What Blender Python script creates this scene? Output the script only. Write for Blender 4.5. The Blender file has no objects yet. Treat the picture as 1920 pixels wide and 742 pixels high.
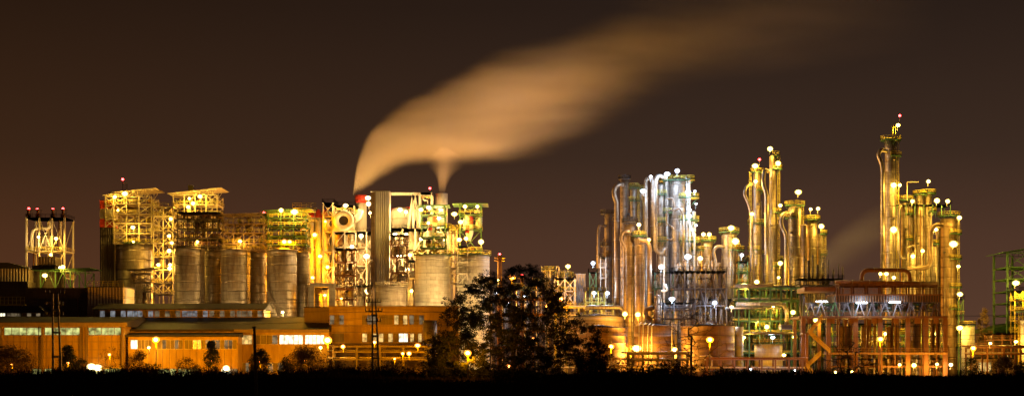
import bpy, math, random
from mathutils import Vector, Matrix
random.seed(7)
S = bpy.context.scene
COL = S.collection
F, CX, HY, CZ = 3000.0, 960.0, 690.0, 3.0          # focal length in px of the 1920 frame, centre, horizon row, eye height
def X(px, Y): return (px - CX) * Y / F
def Z(py, Y): return CZ + (HY - py) * Y / F
PI = math.pi

# ------------------------------------------------------------------ materials
MAT = {}
def mat(name, col, rough=.6, metal=0., vary=.25, scale=.35, streak=True, spec=.4):
    m = bpy.data.materials.new(name); m.use_nodes = True
    nt = m.node_tree; N = nt.nodes; L = nt.links
    b = N['Principled BSDF']
    b.inputs['Roughness'].default_value = rough; b.inputs['Metallic'].default_value = metal
    b.inputs['Specular IOR Level'].default_value = spec
    tc = N.new('ShaderNodeTexCoord'); mp = N.new('ShaderNodeMapping')
    mp.inputs['Scale'].default_value = (1, 1, .18 if streak else 1)
    L.new(tc.outputs['Object'], mp.inputs['Vector'])
    n1 = N.new('ShaderNodeTexNoise'); n1.inputs['Scale'].default_value = scale * 3; n1.inputs['Detail'].default_value = 5
    n1.inputs['Roughness'].default_value = .65
    L.new(mp.outputs[0], n1.inputs['Vector'])
    r = N.new('ShaderNodeValToRGB')
    c = col
    r.color_ramp.elements[0].position = .3; r.color_ramp.elements[1].position = .72
    r.color_ramp.elements[0].color = (c[0]*(1-vary*1.2), c[1]*(1-vary*1.5), c[2]*(1-vary*1.7), 1)
    r.color_ramp.elements[1].color = (min(1, c[0]*(1+vary*.5)), min(1, c[1]*(1+vary*.5)), min(1, c[2]*(1+vary*.5)), 1)
    L.new(n1.outputs['Fac'], r.inputs[0])
    if name.startswith(('clad', 'silo', 'tank', 'concrete')):
        bk = N.new('ShaderNodeTexBrick'); bk.inputs['Scale'].default_value = 1; bk.inputs['Brick Width'].default_value = 1.9; bk.inputs['Row Height'].default_value = 1.1
        bk.inputs['Mortar Size'].default_value = .035; bk.inputs['Color1'].default_value = (1, 1, 1, 1); bk.inputs['Color2'].default_value = (.72, .68, .62, 1); bk.inputs['Mortar'].default_value = (.45, .42, .38, 1)
        sp = N.new('ShaderNodeSeparateXYZ'); L.new(tc.outputs['Object'], sp.inputs[0]); cb = N.new('ShaderNodeCombineXYZ')
        ad = N.new('ShaderNodeMath'); ad.operation = 'ADD'; L.new(sp.outputs[0], ad.inputs[0]); L.new(sp.outputs[1], ad.inputs[1]); L.new(ad.outputs[0], cb.inputs[0]); L.new(sp.outputs[2], cb.inputs[1])
        L.new(cb.outputs[0], bk.inputs[0])
        mu = N.new('ShaderNodeMix'); mu.data_type = 'RGBA'; mu.blend_type = 'MULTIPLY'; mu.inputs[0].default_value = .8; L.new(r.outputs[0], mu.inputs[6]); L.new(bk.outputs[0], mu.inputs[7]); L.new(mu.outputs[2], b.inputs['Base Color'])
    else: L.new(r.outputs[0], b.inputs['Base Color'])
    mr = N.new('ShaderNodeMapRange'); mr.inputs[3].default_value = max(.05, rough - .13); mr.inputs[4].default_value = min(1, rough + .15)
    L.new(n1.outputs['Fac'], mr.inputs[0]); L.new(mr.outputs[0], b.inputs['Roughness'])
    MAT[name] = m
    return m
def lit(name, col, strength, vary=.5, scale=.6, sample='AUTO'):
    m = bpy.data.materials.new(name); m.use_nodes = True
    nt = m.node_tree; N = nt.nodes; L = nt.links
    b = N['Principled BSDF']; b.inputs['Base Color'].default_value = (.05, .05, .05, 1)
    b.inputs['Roughness'].default_value = .2
    b.inputs['Emission Color'].default_value = (*col, 1)
    if vary:
        tc = N.new('ShaderNodeTexCoord'); n1 = N.new('ShaderNodeTexNoise'); n1.inputs['Scale'].default_value = scale; n1.inputs['Detail'].default_value = 4
        L.new(tc.outputs['Object'], n1.inputs['Vector'])
        mr = N.new('ShaderNodeMapRange'); mr.inputs[1].default_value = .35; mr.inputs[2].default_value = .65
        mr.inputs[3].default_value = strength * (1 - vary); mr.inputs[4].default_value = strength * (1 + vary)
        L.new(n1.outputs['Fac'], mr.inputs[0]); L.new(mr.outputs[0], b.inputs['Emission Strength'])
    else:
        b.inputs['Emission Strength'].default_value = strength
    m.cycles.emission_sampling = sample
    MAT[name] = m
    return m
mat('clad', (.36, .31, .25), .44, .7, .42, .5)
mat('clad_dim', (.36, .31, .26), .42, .6, .3)
mat('clad_brown', (.27, .19, .12), .48, .55, .3)
mat('silo_steel', (.40, .36, .31), .42, .6, .3)
mat('silo_white', (.70, .68, .64), .5, .15, .14)
mat('white_paint', (.70, .66, .58), .5, .0, .2)
mat('cream_paint', (.62, .52, .36), .55, .0, .2)
mat('grey_paint', (.30, .28, .26), .55, .1, .25)
mat('dark_steel', (.10, .08, .07), .6, .3, .35)
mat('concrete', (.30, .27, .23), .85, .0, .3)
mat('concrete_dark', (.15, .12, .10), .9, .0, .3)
mat('green_paint', (.055, .13, .045), .5, .0, .3)
mat('yellow_paint', (.55, .44, .06), .5, .0, .2)
mat('rust_paint', (.20, .085, .02), .6, .1, .35)
mat('red_paint', (.55, .05, .03), .5, .0, .25)
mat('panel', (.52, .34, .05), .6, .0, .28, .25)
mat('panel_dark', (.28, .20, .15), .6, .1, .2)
mat('roof', (.055, .045, .04), .8, .0, .3, streak=False)
mat('roof_sheet', (.045, .035, .03), .6, .2, .25)
mat('glass', (.04, .045, .05), .12, .0, .2)
mat('curtain', (.24, .19, .13), .5, .0, .3)
mat('bark', (.07, .05, .035), .95, .0, .3)
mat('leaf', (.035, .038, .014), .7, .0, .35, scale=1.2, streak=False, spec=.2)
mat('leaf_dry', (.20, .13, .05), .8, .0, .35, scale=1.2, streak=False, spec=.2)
mat('leaf_green', (.07, .09, .03), .7, .0, .35, scale=1.2, streak=False, spec=.2)
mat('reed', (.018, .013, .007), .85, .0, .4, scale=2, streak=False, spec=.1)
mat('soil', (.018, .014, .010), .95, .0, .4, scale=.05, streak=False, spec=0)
mat('paved', (.05, .045, .04), .9, .0, .3, scale=.1, streak=False, spec=.2)
mat('wood', (.09, .065, .045), .9, .0, .3)
mat('porcelain', (.12, .08, .06), .3, .0, .2)
mat('housing', (.25, .24, .22), .5, .4, .2)
lit('win_green', (.62, .66, .22), .75, .8, .55)
lit('win_white', (.95, .92, .62), 1.7, .5, .8)
lit('win_warm', (1, .62, .18), .8, .7, .6)
lit('win_dim', (.55, .42, .24), .22, .9, .5)
lit('win_blue', (.55, .58, .62), .28, .7, .9)
for n, c in dict(sodium=(1, .26, .05), yellow=(1, .62, .12), lime=(1, .74, .16), white=(.80, .90, 1), warm=(1, .74, .32), red=(1, .03, .03)).items():
    lit('lens_' + n, c, 30 if n == 'red' else 34 if n == 'sodium' else 70, 0, sample='NONE')

for n, c, k in (('sodium', (1, .22, .0), 1.1), ('yellow', (1, .42, .02), .8), ('lime', (1, .62, .04), .65), ('white', (.35, .55, 1), .8), ('warm', (1, .60, .18), .7), ('red', (1, .02, .01), .6)): lit('halo_reflector_' + n, c, k, 0, sample='NONE')  # the bowl glows by itself to put a coloured halo round the lens
def corrugate(name, scale):                          # adds a vertical rib bump to a sheet material
    m = MAT[name]; N = m.node_tree.nodes; L = m.node_tree.links
    w = N.new('ShaderNodeTexWave'); w.inputs['Scale'].default_value = scale; w.bands_direction = 'X'
    tc = N.new('ShaderNodeTexCoord'); L.new(tc.outputs['Object'], w.inputs[0])
    bp = N.new('ShaderNodeBump'); bp.inputs['Strength'].default_value = .8; bp.inputs['Distance'].default_value = .3
    L.new(w.outputs['Fac'], bp.inputs['Height']); L.new(bp.outputs[0], N['Principled BSDF'].inputs['Normal'])
mat('sheet_rib', (.45, .36, .28), .5, .2, .2); corrugate('sheet_rib', .35)
mat('chimney_sheet', (.10, .085, .075), .6, .2, .3); corrugate('chimney_sheet', .45)
mat('duct_rib', (.42, .40, .38), .45, .45, .2); corrugate('duct_rib', .45)

# ------------------------------------------------------------------ mesh builder
class MB:
    def __init__(s): s.v = []; s.f = []; s.sm = []
    def add(s, vs, fs, smooth=False):
        n = len(s.v); s.v += [tuple(v) for v in vs]; s.f += [tuple(i + n for i in f) for f in fs]; s.sm += [smooth] * len(fs)
        return s
    def box(s, x0, x1, y0, y1, z0, z1):
        return s.add([(x0,y0,z0),(x1,y0,z0),(x1,y1,z0),(x0,y1,z0),(x0,y0,z1),(x1,y0,z1),(x1,y1,z1),(x0,y1,z1)],
                     [(0,3,2,1),(4,5,6,7),(0,1,5,4),(1,2,6,5),(2,3,7,6),(3,0,4,7)])
    def bar(s, p, q, w, n=4):
        return s.tube([p, q], w * .5 * (1.41 if n == 4 else 1), n, smooth=n > 4)
    def tube(s, pts, r, n=12, smooth=True, caps=True):
        P = [Vector(p) for p in pts]; rr = r if isinstance(r, (list, tuple)) else [r] * len(P)
        t0 = (P[1] - P[0]).normalized()
        up = Vector((0, 0, 1)) if abs(t0.z) < .9 else Vector((0, 1, 0))
        a = t0.cross(up).normalized(); vs = []; k = len(P)
        for i in range(k):
            t = (P[min(i+1, k-1)] - P[max(i-1, 0)]).normalized()
            a = (a - t * a.dot(t)).normalized(); b = t.cross(a)
            for j in range(n):
                an = 2 * PI * j / n + (PI / 4 if n == 4 else 0)
                vs.append(P[i] + (a * math.cos(an) + b * math.sin(an)) * rr[i])
        fs = [(i*n+j, i*n+(j+1) % n, (i+1)*n+(j+1) % n, (i+1)*n+j) for i in range(k-1) for j in range(n)]
        s.add(vs, fs, smooth)
        if caps:
            m = len(s.v) - len(vs)
            s.f += [tuple(m + j for j in range(n))[::-1], tuple(m + (k-1)*n + j for j in range(n))]; s.sm += [False, False]
        return s
    def lathe(s, x, y, prof, n=28, smooth=True):          # prof: (r, z) from bottom to top
        vs = []
        for r, z in prof:
            for j in range(n): vs.append((x + r*math.cos(2*PI*j/n), y + r*math.sin(2*PI*j/n), z))
        k = len(prof)
        fs = [(i*n+j, i*n+(j+1) % n, (i+1)*n+(j+1) % n, (i+1)*n+j) for i in range(k-1) for j in range(n)]
        s.add(vs, fs, smooth); m = len(s.v) - len(vs)
        s.f += [tuple(m + j for j in range(n))[::-1], tuple(m + (k-1)*n + j for j in range(n))]; s.sm += [False, False]
        return s
    def prism(s, prof, y0, y1):                            # prof: closed (x, z) outline, extruded along y
        n = len(prof)
        vs = [(x, y0, z) for x, z in prof] + [(x, y1, z) for x, z in prof]
        fs = [tuple(range(n)), tuple(range(n, 2*n))[::-1]] + [(i, i+n, (i+1) % n + n, (i+1) % n) for i in range(n)]
        return s.add(vs, fs)
    def prism_x(s, prof, x0, x1):                          # prof: closed (y, z) outline, extruded along x
        n = len(prof)
        vs = [(x0, y, z) for y, z in prof] + [(x1, y, z) for y, z in prof]
        fs = [tuple(range(n))[::-1], tuple(range(n, 2*n))] + [(i, (i+1) % n, (i+1) % n + n, i+n) for i in range(n)]
        return s.add(vs, fs)
    def build(s, name, m, parent=None, label=None):
        o0 = Vector(parent['at']) if parent is not None else Vector((0, 0, 0))
        me = bpy.data.meshes.new(name)
        me.from_pydata([(v[0]-o0.x, v[1]-o0.y, v[2]-o0.z) for v in s.v], [], s.f)
        me.polygons.foreach_set('use_smooth', s.sm); me.materials.append(MAT[m]); me.update()
        o = bpy.data.objects.new(name, me); COL.objects.link(o)
        if parent is not None: o.parent = TOP.get(parent.name, parent)
        if label: o['label'] = label
        return o
TOP = {}
class Part:                                             # lets a sub-part be built in world coordinates too
    def __init__(s, o, root): s.o = o; s.root = root; s.name = '§' + o.name; TOP[s.name] = o
    def __getitem__(s, k): return s.root[k]
def sub(o, root): return Part(o, root)
LABELS = {}
def thing(name, label, cat, x, y, z=0., group=None):
    o = bpy.data.objects.new(name, None); COL.objects.link(o); o.empty_display_size = .5
    o.location = (x, y, z); o['at'] = (x, y, z); o['label'] = label; o['category'] = cat; o['kind'] = 'thing'
    if group: o['group'] = group
    LABELS.setdefault(label, []).append((o.name, group))
    return o
def struct(name, mb, m, kind='structure'):
    o = mb.build(name, m); o['kind'] = kind; return o
def tagged(o, label, cat, group=None):
    o['label'] = label; o['category'] = cat
    if group: o['group'] = group
    LABELS.setdefault(label, []).append((o.name, group)); return o

def bend(pts, rb, seg=7):                                # rounds the corners of a polyline
    P = [Vector(p) for p in pts]; out = [P[0]]
    for i in range(1, len(P) - 1):
        a = (P[i-1] - P[i]); b = (P[i+1] - P[i]); d = min(rb, a.length * .49, b.length * .49)
        a = P[i] + a.normalized() * d; b = P[i] + b.normalized() * d
        for k in range(seg + 1):
            t = k / seg; out.append(a * (1-t)**2 + P[i] * 2*t*(1-t) + b * t*t)
    out.append(P[-1]); return out

# ------------------------------------------------------------------ generic builders
def railing_line(mb, pts, h=1.15, w=.09, step=1.6, rails=(1., .55)):
    for p, q in zip(pts[:-1], pts[1:]):
        p, q = Vector(p), Vector(q); L = (q - p).length; n = max(1, round(L / step))
        for r in rails: mb.bar(p + Vector((0, 0, h*r)), q + Vector((0, 0, h*r)), w)
        for i in range(n + 1):
            c = p.lerp(q, i / n); mb.bar(c, c + Vector((0, 0, h)), w)
def cyl_profile(r, z0, z1, top='dome', bands=3.0, rim=.06):
    pr = [(r, z0)]
    z = z0 + bands
    while z < z1 - bands * .4:
        k = .06 + rim; pr += [(r, z - k - .14), (r, z - k - .01), (r - rim*1.4, z - k), (r - rim*1.4, z + k), (r, z + k + .01), (r, z + k + .14)]; z += bands
    if top == 'dome':
        pr += [(r, z1 - r*.5)] + [(r*math.cos(a*PI/12), z1 - r*.5 + r*.5*math.sin(a*PI/12)) for a in range(1, 6)] + [(.05, z1)]
    elif top == 'cone': pr += [(r, z1), (r + .12, z1), (r + .12, z1 + .1), (.1, z1 + r*.28)]
    elif top == 'open': pr += [(r, z1), (r * .88, z1), (r * .86, z1 - 1.2)]
    else: pr += [(r, z1)]
    return pr
def ladder(t, x, y, z0, z1, m='yellow_paint'):
    mb = MB()
    for s in (-.28, .28): mb.bar((x+s, y, z0), (x+s, y, z1), .08)
    z = z0 + .5
    while z < z1: mb.bar((x-.3, y, z), (x+.3, y, z), .06); z += .6
    z = z0 + 2.4
    while z < z1:                                        # safety cage hoops
        mb.tube([(x + .45*math.cos(a*PI/6), y - .45*abs(math.sin(a*PI/6)) - .02, z) for a in range(7)], .045, 4); z += 1.6
    for s in (-.42, 0, .42): mb.bar((x+s, y-(.46 if s == 0 else .2), z0+2.4), (x+s, y-(.46 if s == 0 else .2), z1), .05)
    mb.build('ladder', m, t)
def ring_platform(t, x, y, z, r, a0, a1, wid=1.3, m='green_paint', rm='yellow_paint', h=1.2):
    n = max(4, int((a1 - a0) / 18)); R = r + wid; mb = MB(); vs = []
    for i in range(n + 1):
        a = math.radians(a0 + (a1-a0)*i/n); c, s = math.cos(a), math.sin(a)
        vs += [(x+(r+.06)*c, y+(r+.06)*s, z), (x+R*c, y+R*s, z), (x+R*c, y+R*s, z+.22), (x+(r+.06)*c, y+(r+.06)*s, z+.22)]
    fs = [(i*4+k, i*4+4+k, i*4+4+(k+1) % 4, i*4+(k+1) % 4) for i in range(n) for k in range(4)] + [(0,1,2,3), (n*4+3,n*4+2,n*4+1,n*4)]
    mb.add(vs, fs)
    for i in range(0, n + 1, 3):                          # brackets back to the shell
        a = math.radians(a0 + (a1-a0)*i/n); c, s = math.cos(a), math.sin(a)
        mb.bar((x+(R-.1)*c, y+(R-.1)*s, z+.02), (x+r*c, y+r*s, z-wid*.9), .1)
    p = mb.build('platform', m, t)
    rb = MB(); pts = [(x+(R-.06)*math.cos(math.radians(a0+(a1-a0)*i/n)), y+(R-.06)*math.sin(math.radians(a0+(a1-a0)*i/n)), z+.2) for i in range(n+1)]
    if a1 - a0 < 350: pts = [(x+(r+.1)*math.cos(math.radians(a0)), y+(r+.1)*math.sin(math.radians(a0)), z+.2)] + pts + [(x+(r+.1)*math.cos(math.radians(a1)), y+(r+.1)*math.sin(math.radians(a1)), z+.2)]
    railing_line(rb, pts, h, .13, 1.2)
    rb.build('railing', rm, sub(p, t))
def column(label, pc, w, Y, yt, yb=None, m='clad', plats=(), top='dome', lad=0, bands=3.2, rim=.06, name='process_column', cat='column', group=None, pm='green_paint', rm='yellow_paint', steps=None, skirt=True, strip=None):
    x = X(pc, Y); r = w * .5 * Y / F; z1 = Z(yt, Y); z0 = 0 if yb is None else Z(yb, Y)
    t = thing(name, label, cat, x, Y, z0, group)
    if steps:                                            # [(py, width px)]: the shell narrows above py
        pr = [(r, z0)]
        for sp, sw in steps:
            zz = Z(sp, Y); r2 = sw * .5 * Y / F; pr += [(r, zz - .8), (r2, zz)]; r = r2
        pr += [(r, z1 - r*.4), (r*.7, z1 - .1), (.05, z1)]
        q = [pr[0]]
        for (ra, za), (rb_, zb) in zip(pr[:-1], pr[1:]):
            n = int(max(0, zb - za) / bands)
            for i in range(1, n): zz = za + (zb-za)*i/n; rr = ra + (rb_-ra)*i/n; q += [(rr, zz-.22), (rr, zz-.09), (rr-rim, zz-.08), (rr-rim, zz+.08), (rr, zz+.09), (rr, zz+.22)]
            q.append((rb_, zb))
        pr = q
    else: pr = cyl_profile(r, z0, z1, top, bands, rim)
    MB().lathe(x, Y, pr).build('shell', m, t)
    for pl in plats:
        py, a0, a1 = pl[:3]; ring_platform(t, x, Y, Z(py, Y), (w if not steps else (steps[-1][1] if py < steps[-1][0] else w)) * .5 * Y / F, a0, a1, pl[3] if len(pl) > 3 else 1.3, pm, rm)
    if lad:
        rr = w*.5*Y/F; ladder(t, x + lad*(rr + .4), Y - .2, z0 + .3, z1, rm)
    if name == 'process_column' and w > 7:                # small bore piping strapped to the shell, hooking into nozzles
        rd = random.Random(int(pc*13+yt)); R0 = w*.5*Y/F
        for k in range(3):
            an = math.radians(rd.uniform(-165, -15)); rr = R0 + .38; zt_ = z0 + (z1-z0)*rd.uniform(.45, .93); q = rd.uniform(.08, .17); a2 = an + rd.uniform(-.5, .5); zm = z0 + (zt_-z0)*rd.uniform(.3, .7)
            P = [(x+rr*math.cos(an), Y+rr*math.sin(an), z0+.2), (x+rr*math.cos(an), Y+rr*math.sin(an), zm), (x+rr*math.cos(a2), Y+rr*math.sin(a2), zm+.8), (x+rr*math.cos(a2), Y+rr*math.sin(a2), zt_), (x+R0*.6*math.cos(a2), Y+R0*.6*math.sin(a2), zt_)]
            MB().tube(bend(P, .5, 3), q, 6).build('small_pipe', rd.choice(('dark_steel', 'clad_dim', 'clad', 'rust_paint')), t)
        for k in range(2):
            an = math.radians(rd.uniform(-150, -30)); zz = z0 + (z1-z0)*rd.uniform(.25, .85); rr = R0+.55; MB().tube([(x+R0*.7*math.cos(an), Y+R0*.7*math.sin(an), zz), (x+rr*math.cos(an), Y+rr*math.sin(an), zz)], .38, 12).build('manhole', 'dark_steel', t)
    if strip: MB().bar((x + strip, Y - (w*.5*Y/F) - .12, z0 + 1), (x + strip, Y - (w*.5*Y/F) - .12, z1 - 1.5), .22, 8).build('conduit', 'dark_steel', t)
    return t
FULL, R_, L_, FR = (0, 359.9), (-100, 60), (120, 280), (-150, -30)
def pl(py, side, w=1.3): return (py, side[0], side[1], w)
def pipe(label, pts, w, m='clad', rb=2.2, flange=6., name='process_pipe', group=None):
    P = [(X(a, Y), Y, Z(b, Y)) for a, b, Y in pts]; r = w * .5 * pts[0][2] / F
    t = thing(name, label, 'pipe', P[0][0], P[0][1], P[0][2], group)
    B = bend(P, rb); MB().tube(B, r, 16).build('barrel', m, t)
    if flange:
        k = 0
        for p, q in zip(P[:-1], P[1:]):
            p, q = Vector(p), Vector(q); d = (q-p).length; n = int(d / flange)
            for i in range(1, n):
                c = p.lerp(q, i/n); u = (q-p).normalized() * .12
                if k < 14: MB().tube([c-u, c+u], r*1.14 + .04, 16).build('flange', 'clad_dim', t); k += 1
    return t
def frame(label, p0, p1, Y, D, yt, yb=None, levels=(), nx=3, m='cream_paint', rm='yellow_paint', brace=1, rail=True, roof=None, w=.3, clutter=0, cm=('clad_dim','clad','white_paint','rust_paint'), name='process_rack', cat='steel frame', group=None, rail_last=True, overhang=.6):
    x0, x1 = X(p0, Y), X(p1, Y); z1 = Z(yt, Y); z0 = 0 if yb is None else Z(yb, Y)
    t = thing(name, label, cat, (x0+x1)/2, Y, z0, group)
    xs = [x0 + (x1-x0)*i/(nx-1) for i in range(nx)]
    for x in xs:
        for y in (Y, Y + D): MB().box(x-w/2, x+w/2, y-w/2, y+w/2, z0, z1).build('post', m, t)
    zl = sorted([Z(l, Y) for l in levels] + [z1]) if roof is None else sorted([Z(l, Y) for l in levels])
    for z in zl:
        mb = MB()
        for y in (Y, Y + D): mb.box(x0-w/2+.003, x1+w/2-.003, y-w*.42, y+w*.42, z-.24, z-.02)
        for x in xs: mb.box(x-w*.4, x+w*.4, Y+w*.43, Y+D-w*.43, z-.28, z-.04)
        if z != zl[-1] or roof is not None or rail_last: mb.box(x0-.4, x1+.4, Y-.5, Y+D+.5, z, z+.07)
        d = mb.build('deck', m, t)
        if rail and (z != zl[-1] or rail_last):
            rb = MB(); railing_line(rb, [(x0-.35, Y+D+.4, z+.1), (x0-.35, Y-.45, z+.1), (x1+.35, Y-.45, z+.1), (x1+.35, Y+D+.4, z+.1)], 1.1, .085, 1.7)
            rb.build('railing', rm, sub(d, t))
    zz = [z0] + [z for z in zl if z > z0 + 1]
    if roof is not None and z1 > zz[-1] + 1: zz.append(z1)
    rnd = random.Random(int(p0*7 + p1 + yt))
    if brace:
        for a, b in zip(zz[:-1], zz[1:]):
            if b - a < 2: continue
            for i in range(nx - 1):
                if brace == 1 and rnd.random() < .35: continue
                mb = MB(); y = Y - .05
                if brace == 3:
                    xm = (xs[i]+xs[i+1])/2; mb.bar((xs[i], y, a+.1), (xm, y, b-.3), .17); mb.bar((xs[i+1], y, a+.1), (xm, y, b-.3), .17)
                else:
                    mb.bar((xs[i], y, a+.1), (xs[i+1], y, b-.3), .17)
                    if brace == 2 or rnd.random() < .5: mb.bar((xs[i+1], y-.1, a+.1), (xs[i], y-.1, b-.3), .17)
                mb.build('brace', m, t)
            mb = MB(); mb.bar((x1, Y, a+.1), (x1, Y+D, b-.3), .17); mb.build('brace', m, t)
    if roof is not None:                                  # roof: (rise px left, rise px right) sloping canopy on trusses
        ra, rb_ = roof[0]*Y/F, roof[1]*Y/F; ov = overhang
        MB().prism([(x0-ov, z1+ra), (x1+ov, z1+rb_), (x1+ov, z1+rb_+.14), (x0-ov, z1+ra+.14)], Y-ov, Y+D+ov).build('roof', m if len(roof) < 3 else roof[2], t)
        for y in (Y, Y+D):
            mb = MB(); mb.bar((x0, y, z1-.1), (x1, y, z1-.1), .18)
            n = nx*2
            for i in range(n):
                xa, xb = x0+(x1-x0)*i/n, x0+(x1-x0)*(i+1)/n
                za, zb = z1+ra+(rb_-ra)*i/n, z1+ra+(rb_-ra)*(i+1)/n
                if i % 2: mb.bar((xa, y, z1-.1), (xb, y, zb), .12)
                else: mb.bar((xa, y, za), (xb, y, z1-.1), .12)
                mb.bar((xa, y, z1-.1), (xa, y, za), .12)
            mb.build('truss', m, t)
    for i in range(clutter):                              # the plant equipment carried by the frame
        a = rnd.randrange(len(zz) - 1) if len(zz) > 1 else 0
        za, zb = (zz[a] + .1, zz[a+1] - .35) if len(zz) > 1 else (z0, z1)
        if zb - za < 1.2: continue
        x = rnd.uniform(x0+.6, x1-.6); y = rnd.uniform(Y+.8, Y+D-.5) if D > 2 else Y + D/2
        k = rnd.random(); c = rnd.choice(cm)
        if k < .30:
            r = rnd.uniform(.5, 1.2); h = min(zb-za, rnd.uniform(2.5, 6)); MB().lathe(x, y, [(r*.4, za), (r*.45, za+.5), (r, za+.9)] + cyl_profile(r, za+1, za+h, 'dome', 1.5)[1:], 16).build('vessel', c, t)
        elif k < .62:
            r = rnd.uniform(.12, .34); MB().tube([(x, y, za), (x, y, zb)], r, 8).build('riser_pipe', c, t)
        elif k < .85:
            r = rnd.uniform(.12, .3); x2 = rnd.uniform(x0+.6, x1-.6); zc = rnd.uniform(za+.5, zb-.3)
            MB().tube(bend([(x, y, za), (x, y, zc), (x2, y, zc), (x2, y, zb)], .7, 4), r, 8).build('bent_pipe', c, t)
        else:
            r = rnd.uniform(.5, .9); l = rnd.uniform(2, 4); x2 = min(x1-.5, x+l)
            if x2 - x > 1: MB().tube([(x, y, za+r+.4), (x2, y, za+r+.4)], r, 14).build('drum', c, t)
    return t
def stair(t, x0, z0, x1, z1, y, m='rust_paint', w=1.0):
    mb = MB()
    for yy in (y, y + w): mb.bar((x0, yy, z0), (x1, yy, z1), .42)
    n = int(abs(z1-z0) / .3)
    for i in range(n):
        a = (i+.5)/n; mb.box(x0+(x1-x0)*a-.18, x0+(x1-x0)*a+.18, y, y+w, z0+(z1-z0)*a, z0+(z1-z0)*a+.06)
    s = mb.build('stair_flight', m, t); rb = MB()
    for yy in (y, y + w):
        for h in (.55, 1.05): rb.bar((x0, yy, z0+h), (x1, yy, z1+h), .15)
        for i in range(8): a = i/7; rb.bar((x0+(x1-x0)*a, yy, z0+(z1-z0)*a), (x0+(x1-x0)*a, yy, z0+(z1-z0)*a+1.05), .12)
    rb.build('handrail', m, sub(s, t))

# ------------------------------------------------------------------ lamps: housing, bracket, glowing lens and a real lamp
LCOL = dict(sodium=(1, .35, .0), yellow=(1, .50, .06), lime=(1, .60, .075), white=(.46, .66, 1), warm=(1, .62, .20), red=(1, .02, .02))
PROTO = {}
def proto_mesh(kind, col, s):
    k = (kind, col, s)
    if k in PROTO: return PROTO[k]
    def mesh(mb, name, m):
        me = bpy.data.meshes.new(name); me.from_pydata(mb.v, [], mb.f); me.polygons.foreach_set('use_smooth', mb.sm); me.materials.append(MAT[m]); return me
    prof = [(.05, -s)] + [(s*math.sin(a*PI/10), -s*math.cos(a*PI/10)) for a in range(1, 9)] + [(s*.3, s*.95)]
    out = []
    if kind == 'tube':
        out.append(('lens', mesh(MB().tube([(-1.6*s/.45, 0, 0), (1.6*s/.45, 0, 0)], .16, 8), 'lens', 'lens_'+col)))
        out.append(('housing', mesh(MB().box(-1.8*s/.45, 1.8*s/.45, -.25, .25, .2, .4), 'housing', 'housing')))
    elif kind == 'beacon':
        out.append(('lens', mesh(MB().lathe(0, 0, prof, 12), 'lens', 'lens_'+col)))
        out.append(('stem', mesh(MB().bar((0, 0, -2.2), (0, 0, -s*.9), .14, 6), 'stem', 'dark_steel')))
    else:
        prof = [(r*.8, z*.8) for r, z in prof]
        out.append(('lens', mesh(MB().lathe(0, 0, prof, 14), 'lens', 'lens_'+col)))
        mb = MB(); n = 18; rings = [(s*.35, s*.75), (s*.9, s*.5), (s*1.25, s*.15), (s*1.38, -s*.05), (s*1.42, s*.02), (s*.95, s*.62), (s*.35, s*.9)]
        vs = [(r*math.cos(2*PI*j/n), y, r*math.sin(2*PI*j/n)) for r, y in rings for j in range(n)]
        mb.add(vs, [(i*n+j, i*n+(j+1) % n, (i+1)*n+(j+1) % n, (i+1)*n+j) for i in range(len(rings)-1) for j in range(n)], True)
        out.append(('halo_reflector', mesh(mb, 'halo_reflector', 'halo_reflector_'+col)))
        out.append(('housing', mesh(MB().lathe(0, .1, [(s*.3, s*1.2), (s*.45, s*1.25), (s*.4, s*1.45), (s*.2, s*1.5)], 12), 'housing', 'housing')))
        if kind == 'flood': out.append(('bracket', mesh(MB().tube(bend([(0, .25, s*1.25), (0, .9, s*1.25), (0, .9, -1.6)], .3, 3), .08, 6), 'bracket', 'housing')))
    PROTO[k] = out; return out
NL = [0]
GAIN = .50
def lamp(px, py, Y, col, P, label, kind='flood', s=.42, head=None):
    x, z = X(px, Y), Z(py, Y)
    nm = {'flood': 'floodlight', 'street': 'street_lamp', 'beacon': 'warning_light', 'tube': 'strip_light'}[kind]
    t = thing(nm, label, {'flood': 'floodlight', 'street': 'street lamp', 'beacon': 'warning light', 'tube': 'strip light'}[kind], x, Y, z)
    vr = 1.0 if kind in ('tube', 'beacon') else .9 + .5*((px*7919 + py*104729) % 97)/97
    for n, me in proto_mesh(kind if kind != 'street' else 'street', col, s):
        o = bpy.data.objects.new(n, me); COL.objects.link(o); o.parent = t
        if n != 'bracket': o.scale = (vr*(1.25 if kind == 'flood' and px % 3 == 0 else 1), vr, vr*.85)
    if kind == 'street':
        MB().tube([(x, Y+.5, 0), (x, Y+.5, z+s*.8), (x, Y+.3, z+s*1.25), (x, Y+.1, z+s*1.25)], [.14, .09, .08, .08], 8).build('pole', 'housing', t)
    if P >= 2.2:
        l = bpy.data.lights.new('bulb', 'POINT'); l.energy = P * 1000 * GAIN; l.color = LCOL[col]; l.shadow_soft_size = .3
        o = bpy.data.objects.new('bulb', l); COL.objects.link(o); o.parent = t; o.location = (0, -.3, -(s + .5)); NL[0] += 1
    return t

HAZE = 0
AMP = 7.0
DEN = True
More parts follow.
